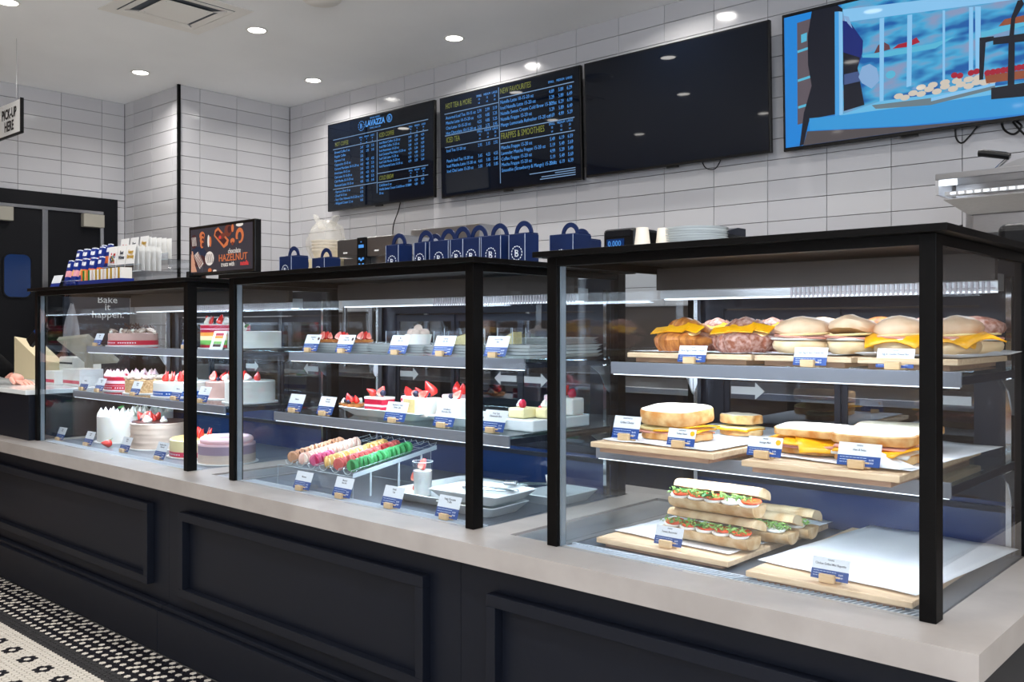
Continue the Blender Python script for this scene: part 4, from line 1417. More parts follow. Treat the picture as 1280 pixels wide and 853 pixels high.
# ================================================================ MIDDLE CASE
def platter(x, y, z, w_, d, h, label, grp, rz=0):
    t = thing('white_platter', label, 'platter', (x, y, z), grp, R(rz))
    b = MB()

    def rr(w2, d2, zz, n=5):
        pts = []
        r = .012
        for (sx, sy, a0) in ((1, 1, 0), (-1, 1, 90), (-1, -1, 180), (1, -1, 270)):
            for k in range(n):
                a = R(a0 + 90 * k / (n - 1))
                pts.append((sx * (w2 / 2 - r) + r * cos(a), sy * (d2 / 2 - r) + r * sin(a), zz))
        return pts
    f = .74
    rings = [rr(w_ * f, d * f, 0), rr(w_ * (f + .05), d * (f + .05), h * .2), rr(w_, d, h), rr(w_ * .985, d * .985, h + .002), rr(w_ * .80, d * .80, h * .45), rr(w_ * .74, d * .74, h * .35)]
    n = len(rings[0])
    vs = sum(rings, [])
    fs = [tuple(range(n))[::-1]]
    for l in range(len(rings) - 1):
        for i in range(n):
            fs.append((l * n + i, l * n + (i + 1) % n, (l + 1) * n + (i + 1) % n, (l + 1) * n + i))
    fs.append(tuple((len(rings) - 1) * n + i for i in range(n)))
    b.add(vs, fs)
    b.build('platter_body', 'porcelain', t, world=False, smooth=True)
    return t


def riser(x0, x1, y0, y1, z0, h, label, name='white_riser', grp=None):
    """stack of thin white trays"""
    t = thing(name, label, 'tray stack', ((x0 + x1) / 2, (y0 + y1) / 2, z0), grp)
    n = 4
    hh = h / n
    for k in range(n):
        s = .004 * ((k * 7) % 3)
        b = MB()
        b.add([(x0 + .012 + s, y0 + .012, z0 + k * hh + .0002), (x1 - .012 - s, y0 + .012, z0 + k * hh + .0002), (x1 - .012 - s, y1 - .01, z0 + k * hh + .0002), (x0 + .012 + s, y1 - .01, z0 + k * hh + .0002),
               (x0 + s, y0, z0 + (k + .92) * hh), (x1 - s, y0, z0 + (k + .92) * hh), (x1 - s, y1, z0 + (k + .92) * hh), (x0 + s, y1, z0 + (k + .92) * hh)],
              [(3, 2, 1, 0), (4, 5, 6, 7), (0, 1, 5, 4), (1, 2, 6, 5), (2, 3, 7, 6), (3, 0, 4, 7)])
        b.build('tray', 'porcelain', t)
    return t


GR = 'stacks of white trays on the top shelf'
riser(-2.86, -2.50, 2.035, 2.36, Z1, .036, 'white tray stack on the top shelf under the strawberry tarts', grp=GR)
riser(-2.49, -2.20, 2.02, 2.36, Z1, .034, 'white tray stack on the top shelf under the truffle tub', grp=GR)
riser(-2.19, -1.93, 2.01, 2.36, Z1, .036, 'white tray stack on the top shelf under the clear cake box', grp=GR)
riser(-1.92, -1.745, 2.015, 2.37, Z1, .040, 'white tray stack at the right end of the top shelf', grp=GR)
riser(-1.90, -1.76, 2.12, 2.37, Z1 + .0405, .02, 'smaller white tray stack laid on the rightmost tray stack', grp=GR)


def berries_on(t, spots):
    for (k, x, y, z, a, b_, c_, s) in spots:
        nm = {'strawberry_half': 'strawberry', 'peak_pink': 'cream_peak', 'peak': 'cream_peak', 'dollop': 'cream_dollop', 'choc_curl': 'chocolate_curl', 'choc_bit': 'chocolate_piece'}.get(k, k)
        inst(nm, k, t, (x, y, z), (R(a), R(b_), R(c_)), s)


def strawberry_tart(x, y, z, label, grp):
    t = thing('strawberry_tart', label, 'tart', (x, y, z), grp)
    MB().lathe([(.02, 0), (.032, .001), (.038, .011), (.036, .011), (.03, .008), (.001, .008)], 20, rf=lambda a, z_: 1 + .02 * cos(16 * a)).build('tart_shell', 'crust', t, world=False, smooth=True)
    berries_on(t, [('strawberry_half', -.014, -.010, .010, -18, 20, 20, 1.0), ('strawberry_half', .012, -.012, .010, -18, -14, -10, 1.0), ('strawberry', 0, .012, .009, 0, 0, 0, 1.0),
                   ('dollop', 0, -.004, .006, 0, 0, 0, .8), ('strawberry_half', .016, .008, .01, -30, 10, 60, .9)])
    return t


GST = 'strawberry tarts on the top shelf'
strawberry_tart(-2.815, 2.09, Z1 + .0365, 'strawberry tart between the two left price cards on the top shelf', GST)
strawberry_tart(-2.71, 2.085, Z1 + .0365, 'middle strawberry tart right of the second price card, top shelf', GST)
strawberry_tart(-2.64, 2.13, Z1 + .0365, 'rightmost strawberry tart on the top shelf', GST)

t = thing('truffle_tub', 'pale tub heaped with dusted truffles on the top shelf', 'truffle tub', (-2.325, 2.11, Z1 + .0345))
MB().lathe([(.02, 0), (.040, 0), (.046, .034), (.0445, .034), (.0385, .002), (.02, .002)], 24).build('tub', 'cream', t, world=False, smooth=True)
for k in range(7):
    a = k * pi / 3
    r = .024 if k < 6 else 0
    MB().ball((r * cos(a), r * sin(a), .037 if k < 6 else .052), .0155, nu=12, nv=8, jit=.04).build('truffle', 'cake_taupe', t, world=False, smooth=True)


def clear_box(x, y, z, w_, d, h, label, content, grp=None, rz=0):
    t = thing('clear_box', label, 'clear box', (x, y, z), grp, R(rz))
    b = MB()
    e = .0012
    b.box(-w_ / 2, w_ / 2, -d / 2, -d / 2 + e, 0, h).box(-w_ / 2, w_ / 2, d / 2 - e, d / 2, 0, h)
    b.box(-w_ / 2, -w_ / 2 + e, -d / 2 + e, d / 2 - e, 0, h).box(w_ / 2 - e, w_ / 2, -d / 2 + e, d / 2 - e, 0, h)
    b.build('box_walls', 'acrylic', t, world=False)
    eb = MB()
    for sx in (-1, 1):
        for sy in (-1, 1):
            eb.box(sx * w_ / 2 - .0008, sx * w_ / 2 + .0008, sy * d / 2 - .0008, sy * d / 2 + .0008, 0, h)
    eb.build('box_edges', 'acrylic_edge', t, world=False)
    if content == 'cookie':
        b = MB()
        for k in range(3):
            b.lathe([(.01, 0), (.014, .004), (.014, .009), (.008, .012)], 12, (-w_ * .25 + k * w_ * .25, -.005, .001 + .012 * (k % 2)), rf=lambda a, z_: 1 + .06 * cos(5 * a))
        b.build('cookies', 'crust', t, world=False, smooth=True)
    else:
        b = MB()
        b.add([(-w_ * .42, -d * .3, .001), (w_ * .42, -d * .3, .001), (w_ * .42, d * .3, .001), (-w_ * .42, d * .3, .001),
               (-w_ * .42, -d * .3, h * .35), (w_ * .42, -d * .3, h * .75), (w_ * .42, d * .3, h * .75), (-w_ * .42, d * .3, h * .35)],
              [(3, 2, 1, 0), (4, 5, 6, 7), (0, 1, 5, 4), (1, 2, 6, 5), (2, 3, 7, 6), (3, 0, 4, 7)])
        b.build('cake_slice', 'cake_yellow', t, world=False)
        for k in range(5):
            inst('chocolate_piece', 'choc_bit', t, (-w_ * .3 + k * w_ * .15, -.004, h * (.42 + .08 * k)), (0, R(-20), R(k * 40)), 1.2)
    return t


clear_box(-2.415, 2.10, Z1 + .0345, .06, .06, .045, 'clear plastic box of small cookies left of the truffle tub', 'cookie')
clear_box(-2.235, 2.16, Z1 + .0345, .07, .06, .045, 'clear plastic box right of the truffle tub', 'cookie')
clear_box(-2.065, 2.07, Z1 + .0365, .11, .07, .052, 'clear plastic box holding a cake wedge beside the middle case post', 'cake')
clear_box(-1.865, 2.07, Z1 + .0405, .06, .06, .05, 'clear plastic box on the rightmost tray stack of the middle case', 'cake')

W2, H2 = .088, .064
price_card(-2.79, 2.0, Z1 + .0015, W2, H2, 'leftmost top shelf price card with a small cake picture, middle case', 'Strawberry\nTart', icon='chocolate', tilt=22)
price_card(-2.59, 1.997, Z1 + .0015, W2, H2, 'second top shelf price card with a cake picture between strawberry tarts', 'Banana\nCream Tart', icon='chocolate', tilt=22)
price_card(-2.305, 1.995, Z1 + .0015, W2, H2, 'price card before the truffle tub left side on the top shelf', 'Mini\nCake Cup', tilt=22)
price_card(-2.09, 1.993, Z1 + .0015, W2, H2, 'price card right of the truffle tub on the top shelf', 'Tiramisu\nCake Slice', tilt=22)
price_card(-1.865, 1.993, Z1 + .0015, W2, H2, 'price card partly behind the middle case post on the top shelf', 'Carrot Cake\nSlice', tilt=22)
price_card(-2.795, 1.935, Z2 + .0015, W2, H2, 'leftmost price card on the middle shelf of the middle case', 'Tiramisu', tilt=22)
price_card(-2.615, 1.935, Z2 + .0015, W2, H2, 'price card before the mixed berry tart on the middle shelf', 'Almond\nTartlette', tilt=22)
price_card(-2.255, 1.94, Z2 + .0015, .10, H2, 'wide price card between the pink slice and the white cake slice', 'Blueberry Cream\nCheese Cake', tilt=20)
price_card(-2.03, 1.94, Z2 + .0015, W2, H2, 'price card right of the white cake slices on the middle shelf', 'Strawberry\nShortcake Slice', tilt=22)
price_card(-1.825, 1.94, Z2 + .0015, W2, H2, 'price card before the cheesecake slices, right of the middle case post', 'Fruit Tart\nCheesecake Slice', tilt=22)
price_card(-2.557, 1.800, Z0 + .0042, W2, .058, 'leftmost price card leaning on the macaron stand front', 'Macarons', tilt=20)
price_card(-2.345, 1.800, Z0 + .0042, W2, .062, 'price card in front of the green macaron row', 'Macaron\nBox of 6', tilt=20)
price_card(-2.105, 1.798, Z0 + .0042, W2, .062, 'glossy price card in front of the parfait glass on the deck', 'Parfait\nCup', tilt=20)
price_card(-1.868, 1.798, Z0 + .0042, W2, .062, 'glossy price card on the deck left of the middle case post', 'Fudgy Chocolate\nTruffle', tilt=20)

platter(-2.40, 2.10, Z2 + .0003, .44, .22, .028, 'white platter with berry tarts and pink cake on the middle shelf', 'white platters in the middle case', -2)
platter(-2.0, 2.09, Z2 + .0003, .30, .22, .028, 'white platter under the strawberry shortcake slices', 'white platters in the middle case', 2)
ZP = Z2 + .0125


def slice_cake(x, y, z, w_, d, h, body, label, grp, spots, rz=0, layers=None, front='sponge', name='cake_slice'):
    t = thing(name, label, 'cake slice', (x, y, z), grp, R(rz))
    hh = 0
    if layers:
        for (m_, a, b_, ins) in layers:
            MB().box(-w_ / 2 + ins, w_ / 2 - ins, -d / 2 + ins, d / 2 - ins, a * h, b_ * h).build('cake_layer', m_, t, world=False, bevel=.0012, seg=1)
    else:
        MB().box(-w_ / 2, w_ / 2, -d / 2, d / 2, 0, h).build('cake_body', body, t, world=False, bevel=.006, seg=3)
    berries_on(t, spots)
    return t


GS = 'cake slices on the middle shelf of the middle case'
# mixed berry tart
t = thing('berry_tart', 'round tart heaped with red berries and blueberries on the middle shelf', 'tart', (-2.62, 2.06, ZP + .010), 'berry tarts')
MB().lathe([(.02, 0), (.040, .001), (.046, .014), (.044, .014), (.037, .010), (.001, .010)], 22).build('tart_shell', 'crust', t, world=False, smooth=True)
for k in range(13):
    a, r = k * 2.4, .008 * math.sqrt(k)
    key = ['raspberry', 'blueberry', 'strawberry'][k % 3] if k < 11 else 'dollop'
    inst({'dollop': 'cream_dollop'}.get(key, key), key, t, (r * cos(a), r * sin(a), .010 + .014 * (1 - k / 13)), (R(random.uniform(-30, 30)), R(random.uniform(-30, 30)), 0), .95 if key != 'blueberry' else 1.3)
slice_cake(-2.455, 2.05, ZP + .004, .094, .06, .052, 'cream', 'red and pink layered cake slice with strawberries on top', GS,
           [('strawberry', -.022, 0, .060, 60, 0, -40, 1.1), ('strawberry_half', .006, -.006, .054, -10, 24, 20, 1.2), ('strawberry', -.038, 0, .056, 70, 10, 60, 1.0), ('blueberry', .032, -.012, .056, 0, 0, 0, 1.7)],
           layers=[('cream', .0, .08, 0), ('raspberry', .08, .36, .001), ('cream_pink', .36, .50, 0), ('raspberry', .50, .84, .001), ('cream', .84, 1.0, 0)])
slice_cake(-2.335, 2.11, ZP + .004, .085, .07, .058, 'cream_pink', 'pale pink cake slice with raspberries and strawberries, behind the wide card', GS,
           [('strawberry', -.022, -.01, .06, 40, 20, 0, 1.3), ('strawberry_half', .0, -.016, .058, -20, 50, 0, 1.1), ('strawberry', .014, -.01, .06, 30, 60, 20, 1.2), ('raspberry', -.036, -.026, .02, 0, 0, 0, 1.2), ('raspberry', -.037, -.03, .0, 0, 0, 0, 1.2), ('raspberry', -.036, -.026, .036, 0, 0, 0, 1.2), ('blueberry', .034, -.01, .058, 0, 0, 0, 1.5)])
slice_cake(-2.225, 2.04, ZP + .004, .108, .07, .062, 'cream', 'white cream cake slice with strawberries and blueberry, left of the white pair', GS,
           [('strawberry_half', .006, -.018, .064, -15, 60, 0, 1.2), ('blueberry', -.014, -.018, .063, 0, 0, 0, 1.7), ('blueberry', .02, .005, .063, 0, 0, 0, 1.3), ('strawberry', -.02, .01, .064, 40, 0, 0, 1.2), ('strawberry', .018, .03, .066, 20, -20, 0, 1.7), ('blueberry', .0, .02, .08, 0, 0, 0, 1.2)])
b = MB().box(-2.279, -2.226, 2.0035, 2.0055, ZP + .008, ZP + .060)
t = bpy.data.objects[[o.name for o in COL.objects if o.get('label', '').startswith('white cream cake slice')][0]]
b.build('cut_face', 'cake_yellow', t)
slice_cake(-2.098, 2.06, ZP + .004, .10, .07, .062, 'cream', 'plain white cream cake slice with one strawberry, right of the white pair', GS,
           [('strawberry_half', .012, -.012, .062, -30, 30, 0, 1.1), ('blueberry', -.012, -.006, .062, 0, 0, 0, 1.3)])
slice_cake(-2.20, 2.17, ZP + .004, .09, .06, .066, 'cream_pink', 'pink cake slice in the back behind the white slices', GS,
           [('strawberry', 0, 0, .068, 0, 0, 0, 1.3), ('strawberry', .02, .01, .07, 20, 20, 0, 1.2)])
platter(-1.93, 2.10, Z2 + .029, .0001 + .12, .16, .006, 'small flat white dish beside the shortcake slices', 'white platters in the middle case', 0)
# glass trays with cheesecake squares at the right end
t = thing('glass_tray', 'deep glass tray under the cheesecake squares behind the middle case post', 'tray', (-1.79, 2.13, Z2 + .0005))
b = MB().box(-1.875, -1.745, 2.03, 2.30, Z2 + .0005, Z2 + .035)
b.build('tray_body', 'glass_tray' if 'glass_tray' in M else 'porcelain', t, bevel=.004)
slice_cake(-1.825, 2.08, Z2 + .036, .062, .075, .030, 'cheesecake', 'cheesecake square with a raspberry behind the middle case post', GS,
           [('raspberry', .006, -.012, .03, 0, 0, 0, 1.4), ('dollop', -.012, .0, .03, 0, 0, 0, 1.0)])
slice_cake(-1.768, 2.13, Z2 + .036, .045, .08, .030, 'cheesecake', 'cheesecake square with blueberry and cream at the right end', GS,
           [('dollop', -.008, -.01, .03, 0, 0, 0, 1.0), ('blueberry', .008, .0, .034, 0, 0, 0, 1.7), ('raspberry', -.018, -.02, .02, 0, 0, 0, .9)])
slice_cake(-1.84, 2.26, Z2 + .036, .07, .06, .058, 'cream_pink', 'pink cake slice with red berries at the back right of the middle shelf', GS,
           [('strawberry', 0, 0, .06, 20, 0, 0, 1.3), ('strawberry', .018, .0, .06, 0, 40, 0, 1.2)])
slice_cake(-1.775, 2.25, Z2 + .036, .05, .06, .052, 'cream', 'small white cake slice with a red berry at the back right corner', GS,
           [('raspberry', 0, 0, .052, 0, 0, 0, 1.6)])

# macaron stand
mx0, mx1 = -2.71, -2.338
t = thing('macaron_stand', 'clear acrylic sloped stand holding six rows of macarons', 'macaron stand', (-2.5, 2.0, Z0))
b = MB()
b.box(mx0 - .02, mx1 + .02, 1.826, 1.829, Z0 + .0005, Z0 + .070)
b.box(mx0 - .02, mx1 + .02, 2.16, 2.163, Z0 + .0005, Z0 + .125)
b.build('stand_panel', 'acrylic', t)
b = MB()
for yy, zt_ in ((1.8275, .71), (2.1615, .765)):
    c_ = [(mx0 - .02, yy, Z0 + .001), (mx1 + .02, yy, Z0 + .001), (mx1 + .02, yy, zt_), (mx0 - .02, yy, zt_)]
    b.tube(c_ + [c_[0]], .0011, 4)
b.build('panel_edges', 'acrylic_edge', t)
SL = math.atan2(.055, .36)
ROWX = [-2.352, -2.4155, -2.479, -2.5425, -2.606, -2.6695]
b = MB()
e_ = MB()
for rx_ in ROWX:
    for (ya, yb) in ((1.832, 2.20),):
        n = 7
        for k in range(n):
            a0, a1 = pi * (1.12 + .76 * k / n), pi * (1.12 + .76 * (k + 1) / n)
            r = .0225
            q = []
            for yy in (ya, yb):
                zc = .737 + (yy - 1.84) * math.tan(SL)
                q += [(rx_ + r * cos(a0), yy, zc + r * sin(a0)), (rx_ + r * cos(a1), yy, zc + r * sin(a1))]
            b.add(q, [(0, 1, 3, 2)])
        for yy in (ya, yb):
            zc = .737 + (yy - 1.84) * math.tan(SL)
            e_.tube([(rx_ + .0225 * cos(pi * (1.1 + .8 * k / 8)), yy, zc + .0225 * sin(pi * (1.1 + .8 * k / 8))) for k in range(9)], .0011, 5)
        zc0 = .737 + (ya - 1.84) * math.tan(SL); zc1 = .737 + (yb - 1.84) * math.tan(SL)
        for sg in (-1, 1):
            e_.tube([(rx_ + sg * .0215, ya, zc0 - .008), (rx_ + sg * .0215, yb, zc1 - .008)], .0007, 4)
b.build('channels', 'acrylic', t)
e_.build('channel_edges', 'acrylic_edge', t)
sd = MB()
sd.M = Matrix(((0, 0, 1, mx1 + .016), (1, 0, 0, 0), (0, 1, 0, 0), (0, 0, 0, 1)))
sd.prism([(1.83, .706), (2.19, .762), (2.19, .776), (1.83, .720)], .003)
sd.build('side_rail', 'acrylic_edge', t)
sd = MB()
for yy in (1.90, 2.02, 2.12):
    sd.box(mx1 + .012, mx1 + .018, yy, yy + .004, Z0 + .0005, .715 + (yy - 1.84) * .15)
sd.build('stand_leg', 'acrylic_edge', t)

MC = {'green': srgb(66, 158, 92), 'coral': srgb(200, 92, 88), 'yellow': srgb(226, 184, 110), 'pink': srgb(208, 92, 134), 'pale': srgb(240, 200, 184), 'brown': srgb(190, 142, 110)}
FC = {'green': srgb(20, 110, 50), 'coral': srgb(170, 30, 44), 'yellow': srgb(250, 236, 190), 'pink': srgb(190, 30, 90), 'pale': srgb(250, 236, 220), 'brown': srgb(90, 50, 36)}
for k in MC:
    mat('mac_' + k, MC[k], .45, noise_amt=.08, scale=120, bump=.05)
    mat('fill_' + k, FC[k], .5)
    s_ = MB().lathe([(.004, 0), (.0175, .0), (.0186, .0012), (.0180, .0030), (.0190, .0042), (.0180, .0070), (.0140, .0086), (.006, .0092), (.0005, .0093)], 18, rf=lambda a, z: 1 + (.02 * cos(13 * a) if z < .002 else 0))
    define('shell_' + k, s_, 'mac_' + k)
    define('fill_' + k, MB().lathe([(.004, -.0018), (.0168, -.0018), (.0174, 0), (.0168, .0018), (.004, .0018)], 18), 'fill_' + k)
ROWS = [('green', 13, 'green macaron in the row nearest the parfait glass'), ('coral', 13, 'coral red macaron in the row beside the green one'),
        ('yellow', 13, 'yellow macaron in the row beside the coral one'), ('pink', 4, 'hot pink macaron in the short row'),
        ('pale', 12, 'pale blush macaron in the second row from the left'), ('brown', 11, 'beige brown macaron in the leftmost row')]
for r_i, (colr, n, lab) in enumerate(ROWS):
    for k in range(n):
        yy = 1.850 + k * .0197
        zc = .737 + (yy - 1.84) * math.tan(SL) + .0005
        o = thing('macaron', lab, 'macaron', (ROWX[r_i] + random.uniform(-.0008, .0008), yy, zc), colr + ' macarons on the acrylic stand')
        o.rotation_euler = (SL + R(random.uniform(-4, 4)), 0, R(random.uniform(-4, 4)))
        inst('shell', 'shell_' + colr, o, (0, -.0012, 0), (R(90), 0, random.uniform(0, 6)), (1.1, 1.1, .9))
        inst('shell', 'shell_' + colr, o, (0, .0012, 0), (R(-90), 0, random.uniform(0, 6)), (1.1, 1.1, .9))
        inst('filling', 'fill_' + colr, o, (0, 0, 0), (R(90), 0, 0))

# deck of the middle case
platter(-2.085, 2.06, Z0 + .0005, .30, .36, .034, 'white platter on the deck under the parfait glass', 'white platters on the deck', 2)
platter(-1.885, 1.965, Z0 + .036, .26, .20, .030, 'white platter with tongs at the right of the deck', 'white platters on the deck', 4)
t2 = platter(-1.885, 1.965, Z0 + .0005, .22, .18, .030, 'lower white platter under the one with the tongs', 'white platters on the deck', 4)
t = thing('parfait_glass', 'tall clear glass of white parfait with a strawberry on top', 'parfait glass', (-2.145, 1.965, Z0 + .0135))
MB().lathe([(.012, 0), (.027, .0), (.0325, .108), (.0315, .108), (.0262, .003), (.012, .003)], 28, cap=False).build('glass_cup', 'acrylic', t, world=False, smooth=True)
MB().lathe([(.01, .004), (.0258, .004), (.0300, .080), (.01, .081)], 28).build('parfait_cream', 'cream', t, world=False, smooth=True)
MB().lathe([(.0305, .107), (.0329, .107), (.0329, .1095), (.0305, .1095)], 28, cap=False).build('glass_rim', 'acrylic_edge', t, world=False, smooth=True)
inst('strawberry', 'strawberry_half', t, (-.004, -.004, .083), (R(-20), R(14), 0), 1.15)
inst('strawberry_piece', 'strawberry_half', t, (-.018, -.0165, .046), (R(-6), 0, 0), 1.1)
inst('strawberry_piece', 'strawberry_half', t, (-.017, -.0155, .016), (R(-6), 0, 0), .8)


def tongs(x, y, z, rz, label):
    t = thing('tongs', label, 'tongs', (x, y, z), 'metal serving tongs', R(rz))
    for sg in (-1, 1):
        MB().tube([(-.085, 0, .006), (-.05, sg * .010, .008), (.02, sg * .014, .008), (.055, sg * .010, .007)], [.003, .004, .0045, .0035], 8, flat=.5).build('arm', 'chrome', t, world=False, smooth=True)
        b = MB()
        for k in range(5):
            b.ball((.058 + .007 * k, sg * (.012 - .001 * k), .008), .0075, .006, .006, nu=8, nv=6)
        b.build('claw', 'steel', t, world=False, smooth=True)
    MB().ball((-.088, 0, .007), .008, .006, .006).build('hinge', 'chrome', t, world=False, smooth=True)
    return t


tongs(-1.905, 2.02, Z0 + .0495, 195, 'metal serving tongs on the white platter left of the middle case post')
tongs(-1.80, 2.10, Z0 + .066, 212, 'metal serving tongs right of the middle case post with a white sleeve')
tag(MB().tube([(-1.775, 2.125, Z0 + .086), (-1.745, 2.155, Z0 + .094)], [.014, .013], 10).build('tong_sleeve', 'cream', loc=(-1.76, 2.14, Z0 + .08), smooth=True), 'white cloth sleeve around the tong handle', 'sleeve')
platter(-1.825, 2.24, Z0 + .0005, .16, .22, .030, 'white platter at the back right of the deck behind the tongs', 'white platters on the deck', 0)

# ================================================================ LEFT CASE : whole cakes
def cake_board(t, r, z=0):
    MB().lathe([(.01, 0), (r, 0), (r, .004), (.01, .004)], 32).build('cake_board', 'white_plastic', t, world=False, smooth=True)


def round_cake(x, y, z, r, h, body, label, topping, grp='whole cakes in the left case', band=None, band_h=.022, layers=None, wave=0, top_m=None, rim=None, board_on=True):
    t = thing('whole_cake', label, 'cake', (x, y, z), grp)
    z0 = .0042 if board_on else 0
    if board_on: cake_board(t, r + .012)
    if layers:
        for (m_, a, b_) in layers:
            MB().lathe([(.01, z0 + a * h), (r, z0 + a * h), (r, z0 + b_ * h), (.01, z0 + b_ * h)], 40).build('cake_layer', m_, t, world=False, smooth=True)
    else:
        prof = [(.01, z0)]
        n = 14 if wave else 2
        for k in range(n + 1):
            zz = z0 + (h - .003) * k / n
            prof.append((r * (1 + (wave * sin(k * 2.3) if wave else 0)), zz))
        prof += [(r - .004, z0 + h), (.01, z0 + h)]
        MB().lathe(prof, 44, rf=(lambda a, zz: 1 + .006 * sin(3 * a + zz * 160)) if wave else None).build('cake_body', body, t, world=False, smooth=True)
    if top_m:
        MB().lathe([(.01, z0 + h + .0004), (r * .96, z0 + h + .0004), (r * .95, z0 + h + .003), (.01, z0 + h + .003)], 40).build('glaze', top_m, t, world=False, smooth=True)
    if rim:
        MB().lathe([(r * (.80 + .14 * cos(q)), z0 + h + .012 + .014 * sin(q)) for q in [2 * pi * k / 10 for k in range(11)]], 40, cap=False).build('cream_ring', rim, t, world=False, smooth=True)
    if band:
        MB().lathe([(r + .0002, z0 + .002), (r + .0016, z0 + .002), (r + .0016, z0 + band_h), (r + .0002, z0 + band_h)], 44, cap=False).build('ribbon', band, t, world=False, smooth=True)
        mk = MB()
        for k in range(26):
            a = pi + .35 + (2 * pi - .7) * 0 + k * (pi - .7) / 26
            a = -pi + .3 + k * (pi - .6) / 26
            if k % 9 == 8: continue
            a2 = a + .055
            zz = z0 + band_h * .42
            mk.add([((r + .002) * cos(a), (r + .002) * sin(a), zz), ((r + .002) * cos(a2), (r + .002) * sin(a2), zz), ((r + .002) * cos(a2), (r + .002) * sin(a2), zz + .005), ((r + .002) * cos(a), (r + .002) * sin(a), zz + .005)], [(0, 1, 2, 3)])
        mo_ = mk.build('ribbon_print', 'logo_white', t, world=False)
    topping(t, r, z0 + h)
    return t


def ring_of(key, n, rr, s=1.0, dz=0, a0=0, tilt=0):
    def f(t, r, z):
        for k in range(n):
            a = a0 + 2 * pi * k / n
            nm = {'peak_pink': 'cream_peak', 'peak': 'cream_peak', 'dollop': 'cream_dollop', 'strawberry_half': 'strawberry'}.get(key, key)
            inst(nm, key, t, (rr * r * cos(a), rr * r * sin(a), z + dz), (R(tilt), 0, a), s)
    return f


def multi(*fs):
    def f(t, r, z):
        for q in fs: q(t, r, z)
    return f


def pile(keys, spots):
    def f(t, r, z):
        for i, (u, v, dz, s) in enumerate(spots):
            key = keys[i % len(keys)]
            nm = {'peak_pink': 'cream_peak', 'peak': 'cream_peak', 'dollop': 'cream_dollop', 'strawberry_half': 'strawberry', 'choc_curl': 'chocolate_curl', 'choc_bit': 'chocolate_piece'}.get(key, key)
            tx = -20 if key == 'strawberry_half' else random.uniform(-25, 25)
            inst(nm, key, t, (u * r, v * r, z + dz), (R(tx), R(random.uniform(-25, 25)), R(random.uniform(-40, 40) if key == 'strawberry_half' else random.uniform(0, 360))), s)
    return f


rnd = random.Random(3)
frontpile = [(rnd.uniform(-.55, .75), rnd.uniform(-.5, .3), .001, rnd.uniform(1.0, 1.35)) for _ in range(9)]
scatter = [(rnd.uniform(-.8, .8) , rnd.uniform(-.6, .6), .001, rnd.uniform(1, 1.8)) for _ in range(34)]

ZL0, ZL2, ZL1 = Z0 + .0005, Z2 + .0005, Z1 + .0005
# bottom
round_cake(-4.335, 2.04, ZL0, .115, .122, 'cream', 'tall white cake with piped cream peaks and a mint leaf on the deck',
           multi(ring_of('peak', 14, .86, 1.15), ring_of('peak', 7, .48, 1.15), lambda t, r, z: [inst('mint_leaf', 'leaf', t, (.02, -.03 + .006 * k, z + .03), (0, R(-25), R(70 * k)), 1.1) for k in range(3)]))
round_cake(-3.985, 2.045, ZL0, .125, .112, 'cake_taupe', 'taupe frosted cake with wavy sides topped with berries on the deck',
           multi(pile(['strawberry', 'blueberry', 'strawberry_half', 'choc_bit', 'dollop'], frontpile + [(rnd.uniform(-.8, .2), rnd.uniform(-.7, .1), .0, 1.5) for _ in range(10)])), wave=.012, top_m='chocolate')
round_cake(-3.60, 2.03, ZL0, .125, .070, 'cheesecake', 'golden cheesecake with sliced strawberries and pink ribbon on the deck',
           pile(['strawberry_half', 'strawberry', 'strawberry_half', 'blueberry', 'strawberry'], [(-.25, -.25, .002, 1.5), (.05, -.35, .004, 1.6), (.3, -.2, .002, 1.5), (-.35, .05, .002, 1.6), (.0, .0, .004, 1.5), (.3, .1, .002, 1.4)]),
           band='ribbon_pink', top_m='cake_golden')
round_cake(-3.345, 2.0, ZL0, .112, .075, 'purple_cake', 'mauve glazed cake with a raised pink ring on the deck',
           lambda t, r, z: None, layers=[('cake_taupe', 0, .45), ('purple_cake', .45, .9), ('cream_pink', .9, 1.0)], rim='cream_pink')
round_cake(-4.52, 2.28, ZL0, .10, .11, 'cream', 'white peaked cake at the back left of the deck', multi(ring_of('peak', 12, .85, 1.1), ring_of('peak', 5, .4, 1.1)))
t = thing('loose_strawberry', 'single strawberry with green leaves beside the tall white cake', 'strawberry', (-4.155, 1.90, ZL0), None)
inst('berry', 'strawberry', t, (0, 0, .014), (R(80), R(20), 0), 1.5)
inst('leaf', 'leaf', t, (-.012, .0, .022), (0, R(-20), R(150)), .9)
inst('leaf', 'leaf', t, (-.01, .0, .026), (0, R(-40), R(60)), .9)
